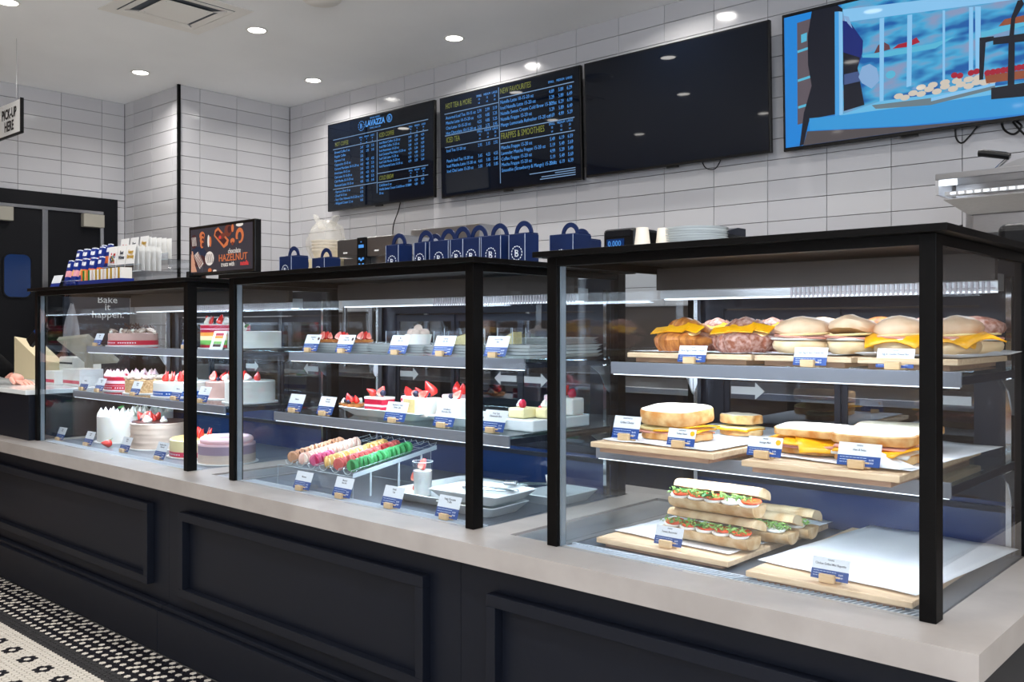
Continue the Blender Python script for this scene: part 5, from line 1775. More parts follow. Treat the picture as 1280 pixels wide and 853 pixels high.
# middle
round_cake(-4.435, 2.13, ZL2, .125, .062, 'raspberry', 'raspberry cake piped all over with pink peaks and red ribbon',
           multi(ring_of('peak_pink', 15, .87, 1.2), ring_of('peak_pink', 8, .5, 1.2), ring_of('raspberry', 6, .68, 1.0, a0=.3)),
           layers=[('cream_pink', 0, .35), ('raspberry', .35, .5), ('cream_pink', .5, .72), ('raspberry', .72, 1)], band='ribbon_red', band_h=.02)
round_cake(-4.165, 2.09, ZL2, .11, .060, 'crumb', 'crumb-coated cake topped with dusted cream swirls on the middle shelf',
           multi(ring_of('dusted', 12, .84, 1.5), pile(['dusted', 'choc_bit', 'dusted'], [(rnd.uniform(-.5, .5), rnd.uniform(-.5, .5), 0, 1.5) for _ in range(10)])))
round_cake(-3.86, 2.09, ZL2, .125, .062, 'cream', 'white cake with blue ribbon and strawberries on the middle shelf',
           multi(ring_of('dollop', 5, .45, 1.3, a0=.5), pile(['strawberry_half', 'strawberry'], [(-.45, -.45, .002, 1.4), (-.1, -.65, .002, 1.4), (.25, -.55, .003, 1.5), (.6, -.4, .002, 1.4), (.0, -.1, .002, 1.5), (.4, .0, .002, 1.5)])), band='ribbon_blue')
round_cake(-3.59, 2.17, ZL2, .11, .070, 'cake_mocha', 'mocha cake topped with berries behind the left case post',
           pile(['strawberry', 'dollop', 'blueberry', 'strawberry_half'], [(rnd.uniform(-.6, .7), rnd.uniform(-.6, .3), 0, 1.4) for _ in range(14)]))
round_cake(-3.335, 2.10, ZL2, .10, .085, 'cream', 'white frosted cake seen through the side glass of the middle shelf',
           pile(['strawberry', 'dollop', 'leaf'], [(-.3, -.2, 0, 1.3), (.2, -.2, 0, 1.3), (.0, .2, 0, 1.3), (.5, .0, 0, 1.2)]))
# top
round_cake(-4.46, 2.15, ZL1, .115, .060, 'cake_mocha', 'mocha cake with chocolate curls and a red ribbon on the top shelf',
           multi(pile(['choc_curl', 'choc_bit', 'choc_curl', 'dusted', 'choc_bit'], scatter + [(u * .9, v, 0, 1.7) for (u, v, _, _) in scatter[:14]]), pile(['dollop'], [(.1, -.5, 0, 1.1), (.6, -.3, 0, 1.0), (-.9, .1, 0, .6), (-.5, -.75, 0, .6)])), band='ribbon_red', band_h=.024)
round_cake(-3.64, 2.17, ZL1, .105, .10, 'cream', 'tall rainbow layered cake with strawberries and red top band behind the left post',
           multi(pile(['strawberry', 'dollop', 'strawberry_half'], [(-.6, -.4, 0, 1.3), (-.3, -.6, 0, 1.5), (.0, -.7, 0, 1.3), (.35, -.5, 0, 1.4), (.6, -.3, 0, 1.5), (0, -.2, 0, 1.4), (-.4, 0, 0, 1.4), (.4, .1, 0, 1.4)])),
           layers=[('raspberry', 0, .12), ('green_layer', .12, .32), ('cheesecake', .32, .5), ('orange_layer', .5, .66), ('raspberry', .66, .78), ('cream_pink', .78, .82), ('raspberry', .82, .97), ('cream', .97, 1.0)])
round_cake(-3.35, 2.13, ZL1, .108, .072, 'cream', 'plain white cake with one cream dollop and a leaf on the top shelf',
           lambda t, r, z: (inst('cream_dollop', 'dollop', t, (-.055, -.03, z), (0, 0, 0), 1.9), inst('leaf', 'leaf', t, (-.02, -.03, z + .012), (0, R(-30), 0), 1.3), inst('leaf', 'leaf', t, (-.02, -.03, z + .012), (0, R(-30), R(100)), 1.2)))
for i, (x, y, z, w_, h, dx, tt) in enumerate([
    (-4.565, 1.835, ZL0, .085, .062, 0, 'Cream\nCake'), (-4.27, 1.84, ZL0, .085, .064, 0, 'Coconut\nCake'),
    (-3.93, 1.85, ZL0, .085, .064, 0, 'Mocha\nCake'), (-3.60, 1.84, ZL0, .088, .07, 0, 'Strawberry Short\nCheesecake')]):
    price_card(x, y, z, w_, h, ['price card at the far left of the left case deck', 'price card in front of the tall white cake', 'price card in front of the taupe wavy cake', 'price card in front of the golden cheesecake'][i], tt, tilt=22)
for i, (x, y, z, tt) in enumerate([(-4.55, 1.94, ZL2, 'Raspberry'), (-4.38, 1.94, ZL2, 'Raspberry\nCake'), (-4.02, 1.94, ZL2, 'Almond\nCrunch'), (-3.655, 1.94, ZL2, 'Blueberry'), (-3.44, 1.94, ZL2, 'Fruit\nCake')]):
    price_card(x, y, z, .085, .064, ['leftmost price card on the middle shelf of the left case', 'price card in front of the raspberry peaked cake', 'price card in front of the crumb-coated cake', 'price card in front of the blue ribbon cake', 'price card on the middle shelf right of the left case post'][i], tt, tilt=22)
for i, (x, tt) in enumerate([(-4.535, 'Mocha\nTorte'), (-3.675, 'Rainbow\nCake')]):
    price_card(x, 2.0, ZL1, .085, .062, ['price card left of the chocolate curl cake on the top shelf', 'price card at the left case post on the top shelf'][i], tt, tilt=22)
# rainbow cake poster card
t = thing('cake_card', 'card printed with a rainbow striped cake right of the left case post', 'picture card', (-3.43, 2.0, ZL1))
b = MB()
b.M = Matrix.Translation((-3.43, 2.0, ZL1)) @ Matrix.Rotation(R(72), 4, 'X')
cw, ch = .10, .08
b.prism([(-cw / 2, 0), (cw / 2, 0), (cw / 2, ch), (-cw / 2, ch)], .001, m=0)
for k, mm in enumerate((1, 2, 3, 4, 5)):
    b.prism([(-cw * .3, .012 + k * .012), (cw * .3, .012 + k * .012), (cw * .3, .023 + k * .012), (-cw * .3, .023 + k * .012)], .0014, m=mm)
b.build('printed_card', ['card_white', 'chocolate', 'green_layer', 'cheesecake', 'orange_layer', 'raspberry'], t)
# white trays under cakes, back left boxes
riser(-3.48, -3.215, 2.02, 2.36, ZL1, .008, 'thin white tray under the plain white cake on the top shelf', grp='thin trays in the left case')
for o in COL.objects:
    pass

# ================================================================ ON TOP OF THE CASES
LZ = LID1 + .0005


def gable_box(x, y, z, label, s=.088, h=.078, rz=0, grp='navy gable boxes with loop handles'):
    t = thing('gift_box', label, 'gift box', (x, y, z), grp, R(rz))
    a = s / 2
    MB().box(-a, a, -a, a, 0, h).build('box_body', 'box_navy', t, world=False, bevel=.0015)
    for sx in (-1, 1):
        MB().box(sx * a - .0007, sx * a + .0007, -a - .0007, -a + .0007, .002, h - .002).build('edge_line', 'box_line', t, world=False)
    MB().box(-a * .96, a * .96, -a * .3, a * .96, h + .0005, h + .004).build('box_lid', 'box_navy', t, world=False)
    n = 16
    ro, ri = .034, .0215
    outl = [(ro * cos(pi * k / n), ro * 1.12 * sin(pi * k / n)) for k in range(n + 1)] + [(ri * cos(pi * k / n), ri * 1.1 * sin(pi * k / n)) for k in range(n, -1, -1)]
    vs = [(x_, -.002, h + .0005 + z_) for x_, z_ in outl] + [(x_, .002, h + .0005 + z_) for x_, z_ in outl]
    L_ = len(outl)
    fs = []
    for k in range(n):
        q = L_ - 1 - k
        fs.append((k, k + 1, q - 1, q))
        fs.append((L_ + k, L_ + q, L_ + q - 1, L_ + k + 1))
    fs += [(k, (k + 1) % L_, L_ + (k + 1) % L_, L_ + k) for k in range(L_)]
    MB().add(vs, fs).build('loop_handle', 'box_navy', t, world=False)
    bb = badge(None, 0, h * .30, .0205, y=-a - .0005, nseg=14, wdt=.12)
    bb.build('round_emblem', 'logo_white', t, world=False)
    return t


BX = [(-2.345, 1.985), (-2.255, 2.02), (-2.175, 1.985), (-2.075, 1.985), (-1.975, 2.0), (-1.888, 1.985), (-1.785, 1.985)]
ORD = ['leftmost', 'second', 'third', 'fourth', 'fifth', 'sixth', 'seventh']
for i, (x, y) in enumerate([(-2.285, 1.985), (-2.17, 2.04), (-2.085, 2.0), (-1.985, 1.99), (-1.885, 2.04), (-1.80, 2.0)]):
    pass
bxs = [(-2.2525, 1.962, .060), (-2.178, 2.05, .075), (-2.1245, 1.96, .052), (-2.037, 1.973, .082), (-1.961, 1.958, .052), (-1.899, 1.965, .068), (-1.819, 1.968, .076)]
labs = ['navy gift box with loop handle, leftmost in the row on the middle case', 'navy gift box, second from left on the middle case',
        'navy gift box, third from left on the middle case', 'wider navy gift box, fourth from left on the middle case', 'navy gift box, fifth from left on the middle case',
        'navy gift box, sixth from left on the middle case', 'navy gift box above the right post of the middle case']
for (x, y, s), l in zip(bxs, labs):
    gable_box(x, y, LZ, l, s)
gable_box(-1.726, 1.968, LZ, 'navy gift box at the right end of the middle case lid, left of the pair', .060)
gable_box(-1.742, 2.20, LZ, 'navy gift box at the very right rear of the middle case lid', .09, .094)
gable_box(-1.80, 2.33, LZ, 'navy gift box in the rear corner of the middle case lid, behind the others', .09, .09)
gable_box(-2.862, 1.985, LZ, 'navy gift box beside the hazelnut sign, front of the two', .075, .074)
gable_box(-2.835, 2.11, LZ, 'navy gift box beside the hazelnut sign, rear of the two', .075, .074)

# label printers, cups and plates on the right case
t = thing('label_printer', 'black label printer with a lit blue display on the right case', 'printer', (-1.33, 1.9, LZ))
MB().box(-1.385, -1.285, 1.88, 1.98, LZ, LZ + .06).build('printer_body', 'black_plastic', t, bevel=.008)
MB().box(-1.372, -1.32, 1.8785, 1.8798, LZ + .008, LZ + .034).build('display', 'window_blue', t)
text('0.000', .02, 'menu_blue', t, (-1.368, 1.878, LZ + .016), sx=.9)
MB().box(-1.375, -1.30, 1.8785, 1.8799, LZ + .040, LZ + .055).build('paper_slot', 'door_black', t)
t = thing('label_printer', 'dark grey printer with sloped lid between paper cups and plate stack', 'printer', (-1.27, 2.30, LZ))
MB().box(-1.275, -1.15, 2.06, 2.19, LZ, LZ + .050).build('printer_body', 'black_plastic', t, bevel=.006)
b = MB(); b.M = Matrix(((0, 0, 1, -1.27), (1, 0, 0, 0), (0, 1, 0, 0), (0, 0, 0, 1)))
b.prism([(2.06, LZ + .0505), (2.19, LZ + .0505), (2.19, LZ + .07), (2.15, LZ + .07)], .115)
b.build('printer_lid', 'frame_slate', t)
for i, (x, y, n) in enumerate(((-1.253, 1.86, 2), (-1.222, 1.905, 2))):
    t = thing('cup_stack', ['upturned stack of small paper cups beside the lit printer', 'upturned stack of small paper cups nearer the plate stack'][i], 'paper cups', (x, y, LZ), 'stacks of small paper cups')
    for k in range(n):
        MB().lathe([(.016, 0), (.0205, .0), (.0205, .003), (.0195, .003), (.0145, .046), (.012, .046)], 20, (0, 0, k * .008)).build('paper_cup', 'cup_paper', t, world=False, smooth=True)
for k in range(9):
    o = MB().lathe([(.02, 0), (.055, 0), (.076, .005), (.077, .0062), (.056, .002), (.02, .002)], 36, sy=1).build('plate', 'porcelain', loc=(-1.163 + random.uniform(-.0012, .0012), 1.955, LZ + k * .0058), world=False, smooth=True)
    tag(o, 'white plate, %s in the plate stack on the right case' % ['', 'second from the bottom', 'third from the bottom', 'fourth from the bottom', 'fifth from the bottom', 'fourth from the top', 'third from the top', 'second from the top'][k] if 0 < k < 8 else ('lowest round white plate of the stack on the right case lid' if k == 0 else 'topmost round white plate of the stack on the right case lid'), 'plate', 'stacked white plates')
for i, (x, y, s) in enumerate(((-.87, 2.30, 1.0), (-.73, 2.34, 1.25))):
    tag(MB().lathe([(.03 * s, 0), (.032 * s, .012), (.03 * s, .030), (.02 * s, .042), (.006 * s, .047)], 24, (0, 0, 0)).build('plastic_lid_stack', ['white_plastic', 'plastic_bag'][i], loc=(x, y, LZ), world=False, smooth=True),
        ['small white domed lid showing above the right case edge', 'clear domed lid showing near the right case corner'][i], 'lid')

# ---- sweets rack on the left case
t = thing('sweets_rack', 'clear stepped acrylic rack of sweets on the left case lid', 'rack', (-4.3, 1.95, LZ))
b = MB(); ed = MB()
for (x0, x1, ya, yb, z) in ((-4.60, -4.20, 1.836, 1.88, LZ + .004), (-4.60, -3.84, 1.885, 2.11, LZ + .058), (-4.63, -4.04, 2.112, 2.30, LZ + .13)):
    b.box(x0, x1, ya, yb, z, z + .003)
    b.box(x0, x1, ya, ya + .002, z + .003, z + .03)
    ed.box(x0, x1, ya - .001, ya + .0005, z - .001, z + .004)
    ed.box(x0, x1, ya - .001, ya + .0015, z + .029, z + .031)
for x in (-4.632, -4.04):
    b.box(x, x + .003, 1.84, 2.30, LZ, LZ + .004)
    b.box(x, x + .003, 1.95, 2.30, LZ + .004, LZ + .057)
    b.box(x, x + .003, 2.112, 2.30, LZ + .0575, LZ + .129)
b.build('rack_shelves', 'acrylic', t)
ed.build('rack_edges', 'acrylic_edge', t)


def bar(x, y, z, h, a, mid, label, grp, ry=0):
    o = thing('chocolate_bar', label, 'chocolate bar', (x, y, z), grp)
    o.rotation_euler = (R(-a), R(ry), 0)
    for z0, z1, m_ in ((0, h * .38, 'candy_blue'), (h * .38, h * .62, mid), (h * .62, h, 'candy_blue')):
        MB().box(-.017, .017, -.008, .008, z0 + .0002, z1).build('wrapper', m_, o, world=False)
    MB().box(-.014, .014, -.0085, -.0081, h * .76, h * .90).build('wrapper_print', 'logo_white', o, world=False)
    MB().box(-.016, .016, -.006, .006, h + .0002, h + .005).build('wrapper_end', 'logo_white', o, world=False)


mids = ['candy_pink', 'candy_peach', 'candy_pink', 'candy_peach', 'candy_orange', 'candy_orange', 'candy_orange', 'candy_orange']
cnt = 0
for r_, (x0, y, z, n, h) in enumerate([(-4.53, 1.855, LZ + .008, 8, .125), (-4.55, 1.905, LZ + .062, 6, .125), (-4.47, 1.98, LZ + .062, 2, .15)]):
    for k in range(n):
        mm = mids[(k + r_ * 2) % 8]
        bar(x0 + k * .043, y + .012 * (k % 2), z + (0.004 * (k % 2)), h, 12, mm,
            'blue chocolate bar with %s band, %s on the %s step of the rack' % ({'candy_pink': 'pink', 'candy_peach': 'peach', 'candy_orange': 'orange'}[mm], ['leftmost', 'second from left', 'third from left', 'fourth from left', 'fifth from left', 'sixth from left', 'seventh from left', 'eighth from left'][k], ['front', 'middle', 'top'][r_]),
            'chocolate bars on the %s step, %s band' % (['front', 'middle', 'top'][r_], {'candy_pink': 'pink', 'candy_peach': 'peach', 'candy_orange': 'orange'}[mm]))
# low tray of small packets in front
t = thing('packet_tray', 'blue tray of upright coloured sweet packets on the left case', 'packet tray', (-4.1, 1.83, LZ))
MB().box(-4.20, -3.80, 1.775, 1.835, LZ, LZ + .022).build('tray', 'candy_blue', t)
pm = ['candy_orange', 'candy_peach', 'leaf', 'candy_blue', 'white_plastic', 'cake_taupe', 'gold', 'cream', 'white_plastic', 'cake_taupe']
for k in range(22):
    MB().box(-4.195 + k * .018, -4.195 + k * .018 + .0145, 1.782, 1.828, LZ + .0225, LZ + .068).build('packet', (['candy_orange', 'leaf', 'candy_peach', 'candy_orange', 'leaf'] + ['white_plastic', 'cake_taupe', 'white_plastic', 'gold', 'cream', 'gold'] * 3)[k], t)


def greeting_card(x, y, z, m_, label, grp, kind):
    o = thing('greeting_card', label, 'greeting card', (x, y, z), grp)
    o.rotation_euler = (R(-6), 0, 0)
    w_, h = .082, .125
    MB().box(-w_ / 2, w_ / 2, -.001, .001, 0, h).build('card_sheet', 'white_plastic', o, world=False)
    MB().box(-w_ / 2, w_ / 2, -.0014, -.0011, 0, h * .3).build('card_band', 'navy_paint' if kind < 3 else 'card_blue', o, world=False)
    if kind == 0:
        b = MB()
        rr = random.Random(4)
        for k in range(26):
            u, v = rr.uniform(-.024, .024), rr.uniform(-.022, .022)
            b.box(u - .005, u + .005, -.0016, -.0012, h * .58 + v - .005, h * .58 + v + .005, k % 4)
        b.build('card_print', ['candy_orange', 'leaf', 'candy_blue', 'ribbon_red'], o, world=False)
    else:
        text({1: 'Best\nWishes', 2: 'Happy\nBirthday'}[kind], .024, {1: 'card_ink', 2: 'gold'}[kind], o, (0, -.0016, h * .68), align='CENTER', world=False, sx=.8, line=.9, bold=.001, name='card_print')
    return o


for r_, (xa, y, z) in enumerate(((-4.21, 1.925, LZ + .062), (-4.54, 2.135, LZ + .135))):
    for k in range(3):
        x = xa + k * (.088 + .014 * r_)
        greeting_card(x, y, z, None, '%s on the %s step of the sweets rack' % (['white card with a multicoloured burst', 'white card with grey lettering', 'white card with gold lettering'][k], ['middle', 'top'][r_]), 'greeting cards on the rack', k)
    for k in range(5):
        o = tag(MB().box(-.040, .040, -.001, .001, 0, .120).build('greeting_card', 'white_plastic', loc=(xa + 2 * (.088 + .014 * r_), y + .026 + k * .026, z), world=False), 'white card, %s behind the gold lettered card on the %s step' % (['first', 'second', 'third', 'fourth', 'last'][k], ['middle', 'top'][r_]), 'greeting card', 'white cards behind the gold lettered card, %s step' % ['middle', 'top'][r_])
t = thing('name_tag', 'small white label card at the left foot of the sweets rack', 'label card', (-4.52, 1.80, LZ))
b = MB(); b.M = Matrix.Translation((-4.52, 1.795, LZ)) @ Matrix.Rotation(R(70), 4, 'X')
b.prism([(-.05, .025), (.05, .025), (.05, .065), (-.05, .065)], .001, m=0); b.prism([(-.05, 0), (.05, 0), (.05, .025), (-.05, .025)], .001, m=1)
b.build('card', ['card_white', 'candy_blue'], t)
text('Chocolate Bar', .013, 'card_ink', t, (-4.52, 1.795 + .042 * cos(R(70)), LZ + .042 * sin(R(70)) + .001), (R(70), 0, 0), 'CENTER')
tag(MB().lathe([(.01, 0), (.024, 0), (.028, .04), (.018, .052), (.012, .07)], 14).build('small_jar', 'chocolate', loc=(-3.735, 2.10, LZ), world=False, smooth=True), 'small dark jar right of the sweet packets on the left case', 'jar')

# ---- hazelnut sign
t = thing('tabletop_screen', 'black framed tabletop screen advertising hazelnut treats', 'screen', (-3.44, 2.05, LZ))
sx0, sx1, sz0, sz1 = -3.70, -3.19, LZ + .035, LZ + .246
MB().box(sx0, sx1, 2.03, 2.06, sz0, sz1).build('frame', 'bezel', t, bevel=.003)
MB().box(sx0 - .004, sx0 + .02, 2.02, 2.08, LZ, sz0 + .02).build('foot', 'bezel', t)
MB().box(sx1 - .02, sx1, 2.02, 2.08, LZ, sz0 - .0005).build('foot', 'bezel', t)
emis('sg_bg', srgb(58, 54, 62), .8); emis('sg_or', srgb(206, 112, 66), .9); emis('sg_wh', srgb(232, 222, 214), .9); emis('sg_br', srgb(120, 56, 40), .8); emis('sg_ch', srgb(70, 34, 36), .8); emis('sg_red', srgb(220, 60, 60), .9); emis('sg_skin', srgb(214, 156, 128), .8); emis('sg_nv', srgb(30, 42, 66), .8)
SM = ['sg_bg', 'sg_or', 'sg_wh', 'sg_br', 'sg_ch', 'sg_red', 'sg_skin', 'sg_nv']
sp = MB(); lay = [0]
U, V = sx1 - sx0 - .03, sz1 - sz0 - .026


def sg(m_, pts):
    lay[0] += 1
    y = 2.0298 - .00008 * lay[0]
    sp.add([(sx0 + .015 + a * U, y, sz1 - .013 - b_ * V) for a, b_ in pts], [tuple(range(len(pts)))[::-1]], SM.index(m_))


def se(m_, u, v, ru, rv, n=16, rot=0):
    pts = []
    for k in range(n):
        a = 2 * pi * k / n
        x_, y_ = ru * cos(a), rv * sin(a)
        pts.append((min(max(u + x_ * cos(rot) - y_ * sin(rot), 0), 1), min(max(v + x_ * sin(rot) + y_ * cos(rot), 0), 1)))
    sg(m_, pts)


def swirl(u, v, ru, rv, base, ln):
    se(base, u, v, ru, rv)
    for k in range(5):
        sg(ln, [(u - ru * .7 + k * ru * .3, v - rv * .6), (u - ru * .6 + k * ru * .3, v - rv * .65), (u - ru * .4 + k * ru * .3, v + rv * .6), (u - ru * .5 + k * ru * .3, v + rv * .65)])


sg('sg_bg', [(0, 0), (1, 0), (1, 1), (0, 1)])
se('sg_nv', .13, .62, .15, .22); se('sg_ch', .16, .74, .11, .14)
swirl(.06, .28, .055, .16, 'sg_ch', 'sg_wh')
for k in range(3): se('sg_or', .20, .16 + .10 * k, .045 - .008 * k, .09); se('sg_ch', .215, .17 + .1 * k, .02, .05)
se('sg_wh', .31, .30, .018, .14); se('sg_or', .34, .32, .018, .12)
sg('sg_or', [(.42, .07), (.47, .02), (.64, .33), (.62, .44), (.56, .50), (.40, .20)])
sg('sg_ch', [(.43, .12), (.47, .08), (.61, .34), (.56, .43), (.42, .19)])
se('sg_br', .53, .23, .05, .08, rot=.6); se('sg_red', .50, .25, .02, .035)
se('sg_br', .63, .12, .06, .14); se('sg_ch', .65, .10, .03, .08); se('sg_or', .70, .08, .02, .09)
se('sg_or', .81, .26, .062, .17); se('sg_bg', .81, .28, .03, .10); se('sg_bg', .77, .40, .03, .07)
se('sg_or', .70, .36, .035, .06); se('sg_br', .70, .42, .02, .04); se('sg_wh', .81, .02, .055, .045)
swirl(.33, .70, .072, .16, 'sg_wh', 'sg_ch')
sg('sg_skin', [(.02, .55), (.06, .70), (.12, .98), (.02, .98)]); sg('sg_skin', [(.03, .5), (.05, .5), (.09, .8), (.04, .8)])
sg('sg_wh', [(.07, .60), (.14, .52), (.23, .80), (.17, .92)])
for k in range(4): sg('sg_br', [(.075 + .02 * k, .60 - .02 * k), (.085 + .02 * k, .59 - .02 * k), (.185 + .012 * k, .88 - .03 * k), (.175 + .012 * k, .90 - .03 * k)])
se('sg_or', .34, .97, .03, .05); se('sg_wh', .42, .99, .03, .03)
sp.build('picture', SM, t)
text('chocolate', .030, 'sg_wh', t, (sx0 + .015 + .64 * U, 2.0245, sz1 - .013 - .63 * V), sx=.8)
text('HAZELNUT', .040, 'sg_or', t, (sx0 + .015 + .49 * U, 2.0245, sz1 - .013 - .79 * V), sx=1.05, bold=.0003)
text('treats with', .028, 'sg_wh', t, (sx0 + .015 + .53 * U, 2.0245, sz1 - .013 - .91 * V), sx=.82)
text('nutella', .026, 'sg_red', t, (sx0 + .015 + .83 * U, 2.0245, sz1 - .013 - .91 * V), sx=.85, bold=.0006)

# ================================================================ BACK COUNTER
t = thing('back_counter', 'dark back counter with steel top along the tiled wall', 'counter', (-3.3, 4.0, 0))
for k in range(7):
    x0 = -6.2 + k * .8
    if x0 + .8 > -.6: break
    MB().box(x0 + .003, x0 + .797, 3.70, 4.34, 0, .87).build('cabinet_front', 'navy_paint', t, bevel=.003)
MB().box(-6.34, -.70, 3.66, 4.355, .8705, .90).build('counter_top', 'steel', t, bevel=.003)
t = thing('overshelf', 'stainless steel overshelf above the back counter', 'shelf', (-4.6, 3.95, .9))
MB().box(-5.45, -3.6, 3.70, 4.25, 1.545, 1.565).build('shelf_plate', 'steel', t, bevel=.002)
for x in (-5.42, -4.55, -3.65):
    for y in (3.73, 4.20):
        MB().cyl((x, y, .9005), (x, y, 1.5445), .016, n=14).build('post', 'steel', t, smooth=True)
SZ = 1.5655
t = thing('toaster_oven', 'stainless steel conveyor oven with a black control panel and blue display', 'oven', (-4.6, 3.9, SZ))
MB().box(-4.855, -4.64, 3.70, 4.15, SZ + .072, SZ + .182).build('oven_body', 'steel', t, bevel=.004)
MB().box(-4.555, -4.26, 3.70, 4.15, SZ + .062, SZ + .182).build('oven_body', 'steel', t, bevel=.004)
MB().box(-4.84, -4.30, 3.74, 4.12, SZ, SZ + .0615).build('oven_base', 'steel', t)
MB().box(-4.639, -4.557, 3.69, 3.74, SZ, SZ + .183).build('control_panel', 'black_plastic', t)
MB().box(-4.623, -4.573, 3.688, 3.6898, SZ + .118, SZ + .138).build('display', 'menu_blue', t)
bb = MB()
for cx, cz, r in ((-4.615, .05, .009), (-4.58, .05, .009), (-4.598, .042, .009), (-4.615, .014, .008), (-4.58, .014, .008), (-4.598, .155, .004)):
    bb.lathe([(.001, 0), (r, 0), (r, .001), (.001, .001)], 10, (0, 0, 0)) if False else bb.box(cx - r, cx + r, 3.6885, 3.6899, SZ + cz - r * .8, SZ + cz + r * .8)
bb.build('buttons', 'menu_blue', t)
for x in (-4.77, -4.46):
    MB().box(x - .02, x + .02, 3.698, 3.6998, SZ + .09, SZ + .10).build('badge', 'white_plastic', t)
t = thing('steel_cabinet', 'taller plain stainless steel cabinet behind the oven', 'oven', (-4.2, 4.0, SZ))
MB().box(-4.66, -4.02, 4.16, 4.34, SZ, 1.835).build('cabinet_body', 'steel', t, bevel=.004)
b_ = t
t = thing('flat_box', 'flat beige cardboard box with icons beneath the bag of cups', 'box', (-5.1, 3.8, SZ))
MB().box(-5.33, -4.93, 3.70, 4.05, SZ, SZ + .075).build('box_body', 'cardboard', t, bevel=.003)
ic = MB()
for k in range(3):
    ic.box(-5.30 + k * .05, -5.265 + k * .05, 3.6985, 3.6998, SZ + .022, SZ + .055)
ic.build('box_icons', 'card_ink', t)
t = thing('bag_of_cups', 'clear tied plastic bag of white cups on the flat box', 'bag', (-5.13, 3.82, SZ + .0755))
b = MB()
prof = [(.02, 0), (.09, 0), (.105, .03), (.122, .075), (.126, .13), (.118, .175), (.10, .215), (.07, .245), (.03, .262), (.002, .266)]
b.lathe(prof, 26, rf=lambda a, z: 1 + .07 * sin(7 * a + z * 40) + .05 * sin(11 * a), cap=False)
for sg, hh in ((-1, .30), (1, .285)):
    b.tube([(sg * .05, 0, .22), (sg * .085, .0, .255), (sg * .11, 0, .285), (sg * .125, 0, hh + .01)], [.03, .022, .03, .012], 10, flat=.5)
b.jitter(.016, 26)
b.build('plastic_bag', 'plastic_bag', t, world=False, smooth=True)
for k in range(4):
    MB().lathe([(.06, 0), (.075, 0), (.10, .055), (.104, .055), (.104, .060), (.06, .058)], 26, (0, 0, .002 + k * .022)).build('cup', 'cup_paper', t, world=False, smooth=True)

# hood and press at the right
t = thing('steel_warmer', 'stainless steel warmer with open lid, lit slots and drip pan at the right edge', 'food warmer', (-.9, 3.7, .9))
HX0, HX1 = -1.128, -.50
MB().box(HX0, HX1, 3.60, 4.1, 1.727, 1.750).build('top_slab', 'steel', t, bevel=.002)
MB().box(HX0, HX0 + .012, 3.60, 4.1, 1.672, 1.7265).build('end_plate', 'steel_bright', t)
MB().box(HX0 + .02, HX1, 3.78, 3.80, 1.66, 1.7265).build('rear_panel', 'steel', t)
lb = MB().box(HX0 + .03, HX1, 3.61, 3.65, 1.668, 1.682).build('lamp_housing', 'steel_bright', t)
b = MB()
x = HX0 + .05
while x < HX1 - .03:
    b.box(x, x + .018, 3.6085, 3.6098, 1.671, 1.679); x += .028
b.build('lit_slots', 'led_strip', lb)
MB().box(HX0 + .013, HX0 + .06, 3.61, 3.66, 1.712, 1.7265).build('corner_lamp', 'led_strip', lb)
area('warmer_lamp', (-.82, 3.68, 1.665), .5, .03, 2.2, (1, .97, .92), parent=t)
b = MB()
b.add([(HX0 + .03, 3.60, 1.655), (HX1, 3.60, 1.655), (HX1, 4.0, 1.655), (HX0 + .03, 4.0, 1.655),
       (HX0 + .10, 3.66, 1.60), (HX1, 3.66, 1.60), (HX1, 3.95, 1.60), (HX0 + .10, 3.95, 1.60)],
      [(4, 5, 6, 7), (0, 1, 5, 4), (2, 3, 7, 6), (3, 0, 4, 7), (1, 2, 6, 5)])
o = b.build('drip_pan', 'steel', t)
so = o.modifiers.new('thick', 'SOLIDIFY'); so.thickness = .004
MB().box(-1.02, HX1, 3.67, 4.0, 1.525, 1.598).build('lower_body', 'steel', t, bevel=.003)
MB().box(-1.0, -.96, 3.70, 3.98, .9005, 1.524).build('stand_leg', 'steel', t)
MB().box(-.60, -.56, 3.70, 3.98, .9005, 1.524).build('stand_leg', 'steel', t)
MB().box(-1.13, -1.09, 3.98, 4.05, 1.45, 1.7265).build('rear_strut', 'steel', t)
MB().tube([(-.985, 3.62, 1.812), (-.97, 3.62, 1.811), (-.90, 3.63, 1.795), (-.885, 3.63, 1.79)], [.012, .0135, .0135, .012], 14).build('black_handle', 'black_plastic', t, smooth=True)
MB().tube([(-.885, 3.63, 1.79), (-.93, 3.66, 1.762), (-.95, 3.68, 1.752)], .006, 8).build('handle_arm', 'chrome', t, smooth=True)
b = MB(); b.add([(-.93, 3.62, 1.752), (-.50, 3.62, 1.752), (-.50, 3.62, 1.83), (-.86, 3.62, 1.775), (-.93, 4.0, 1.752), (-.50, 4.0, 1.752), (-.50, 4.0, 1.83), (-.86, 4.0, 1.775)],
                [(0, 1, 2, 3), (4, 7, 6, 5), (0, 4, 5, 1), (1, 5, 6, 2), (2, 6, 7, 3), (3, 7, 4, 0)])
b.build('open_lid', 'steel', t)
cable([(-1.05, 3.66, 1.56), (-1.09, 3.66, 1.545), (-1.13, 3.66, 1.50), (-1.15, 3.66, 1.44)], 'thin black cable hanging left of the steel warmer')
tag(MB().box(-.98, -.30, 4.10, 4.12, 1.20, 1.60).build('white_board', 'white_plastic', loc=(-.6, 4.11, 1.2)), 'pale board below the steel warmer on the tiled wall', 'board')
t = thing('customer_display', 'black rounded display on a pole behind the right case', 'display', (-.55, 2.92, 0))
MB().box(-.742, -.575, 2.90, 2.95, 1.315, 1.478).build('display_head', 'black_plastic', t, bevel=.022, seg=4)
MB().cyl((-.68, 2.93, .02), (-.68, 2.93, 1.33), .018, n=16).build('pole', 'black_plastic', t, smooth=True)
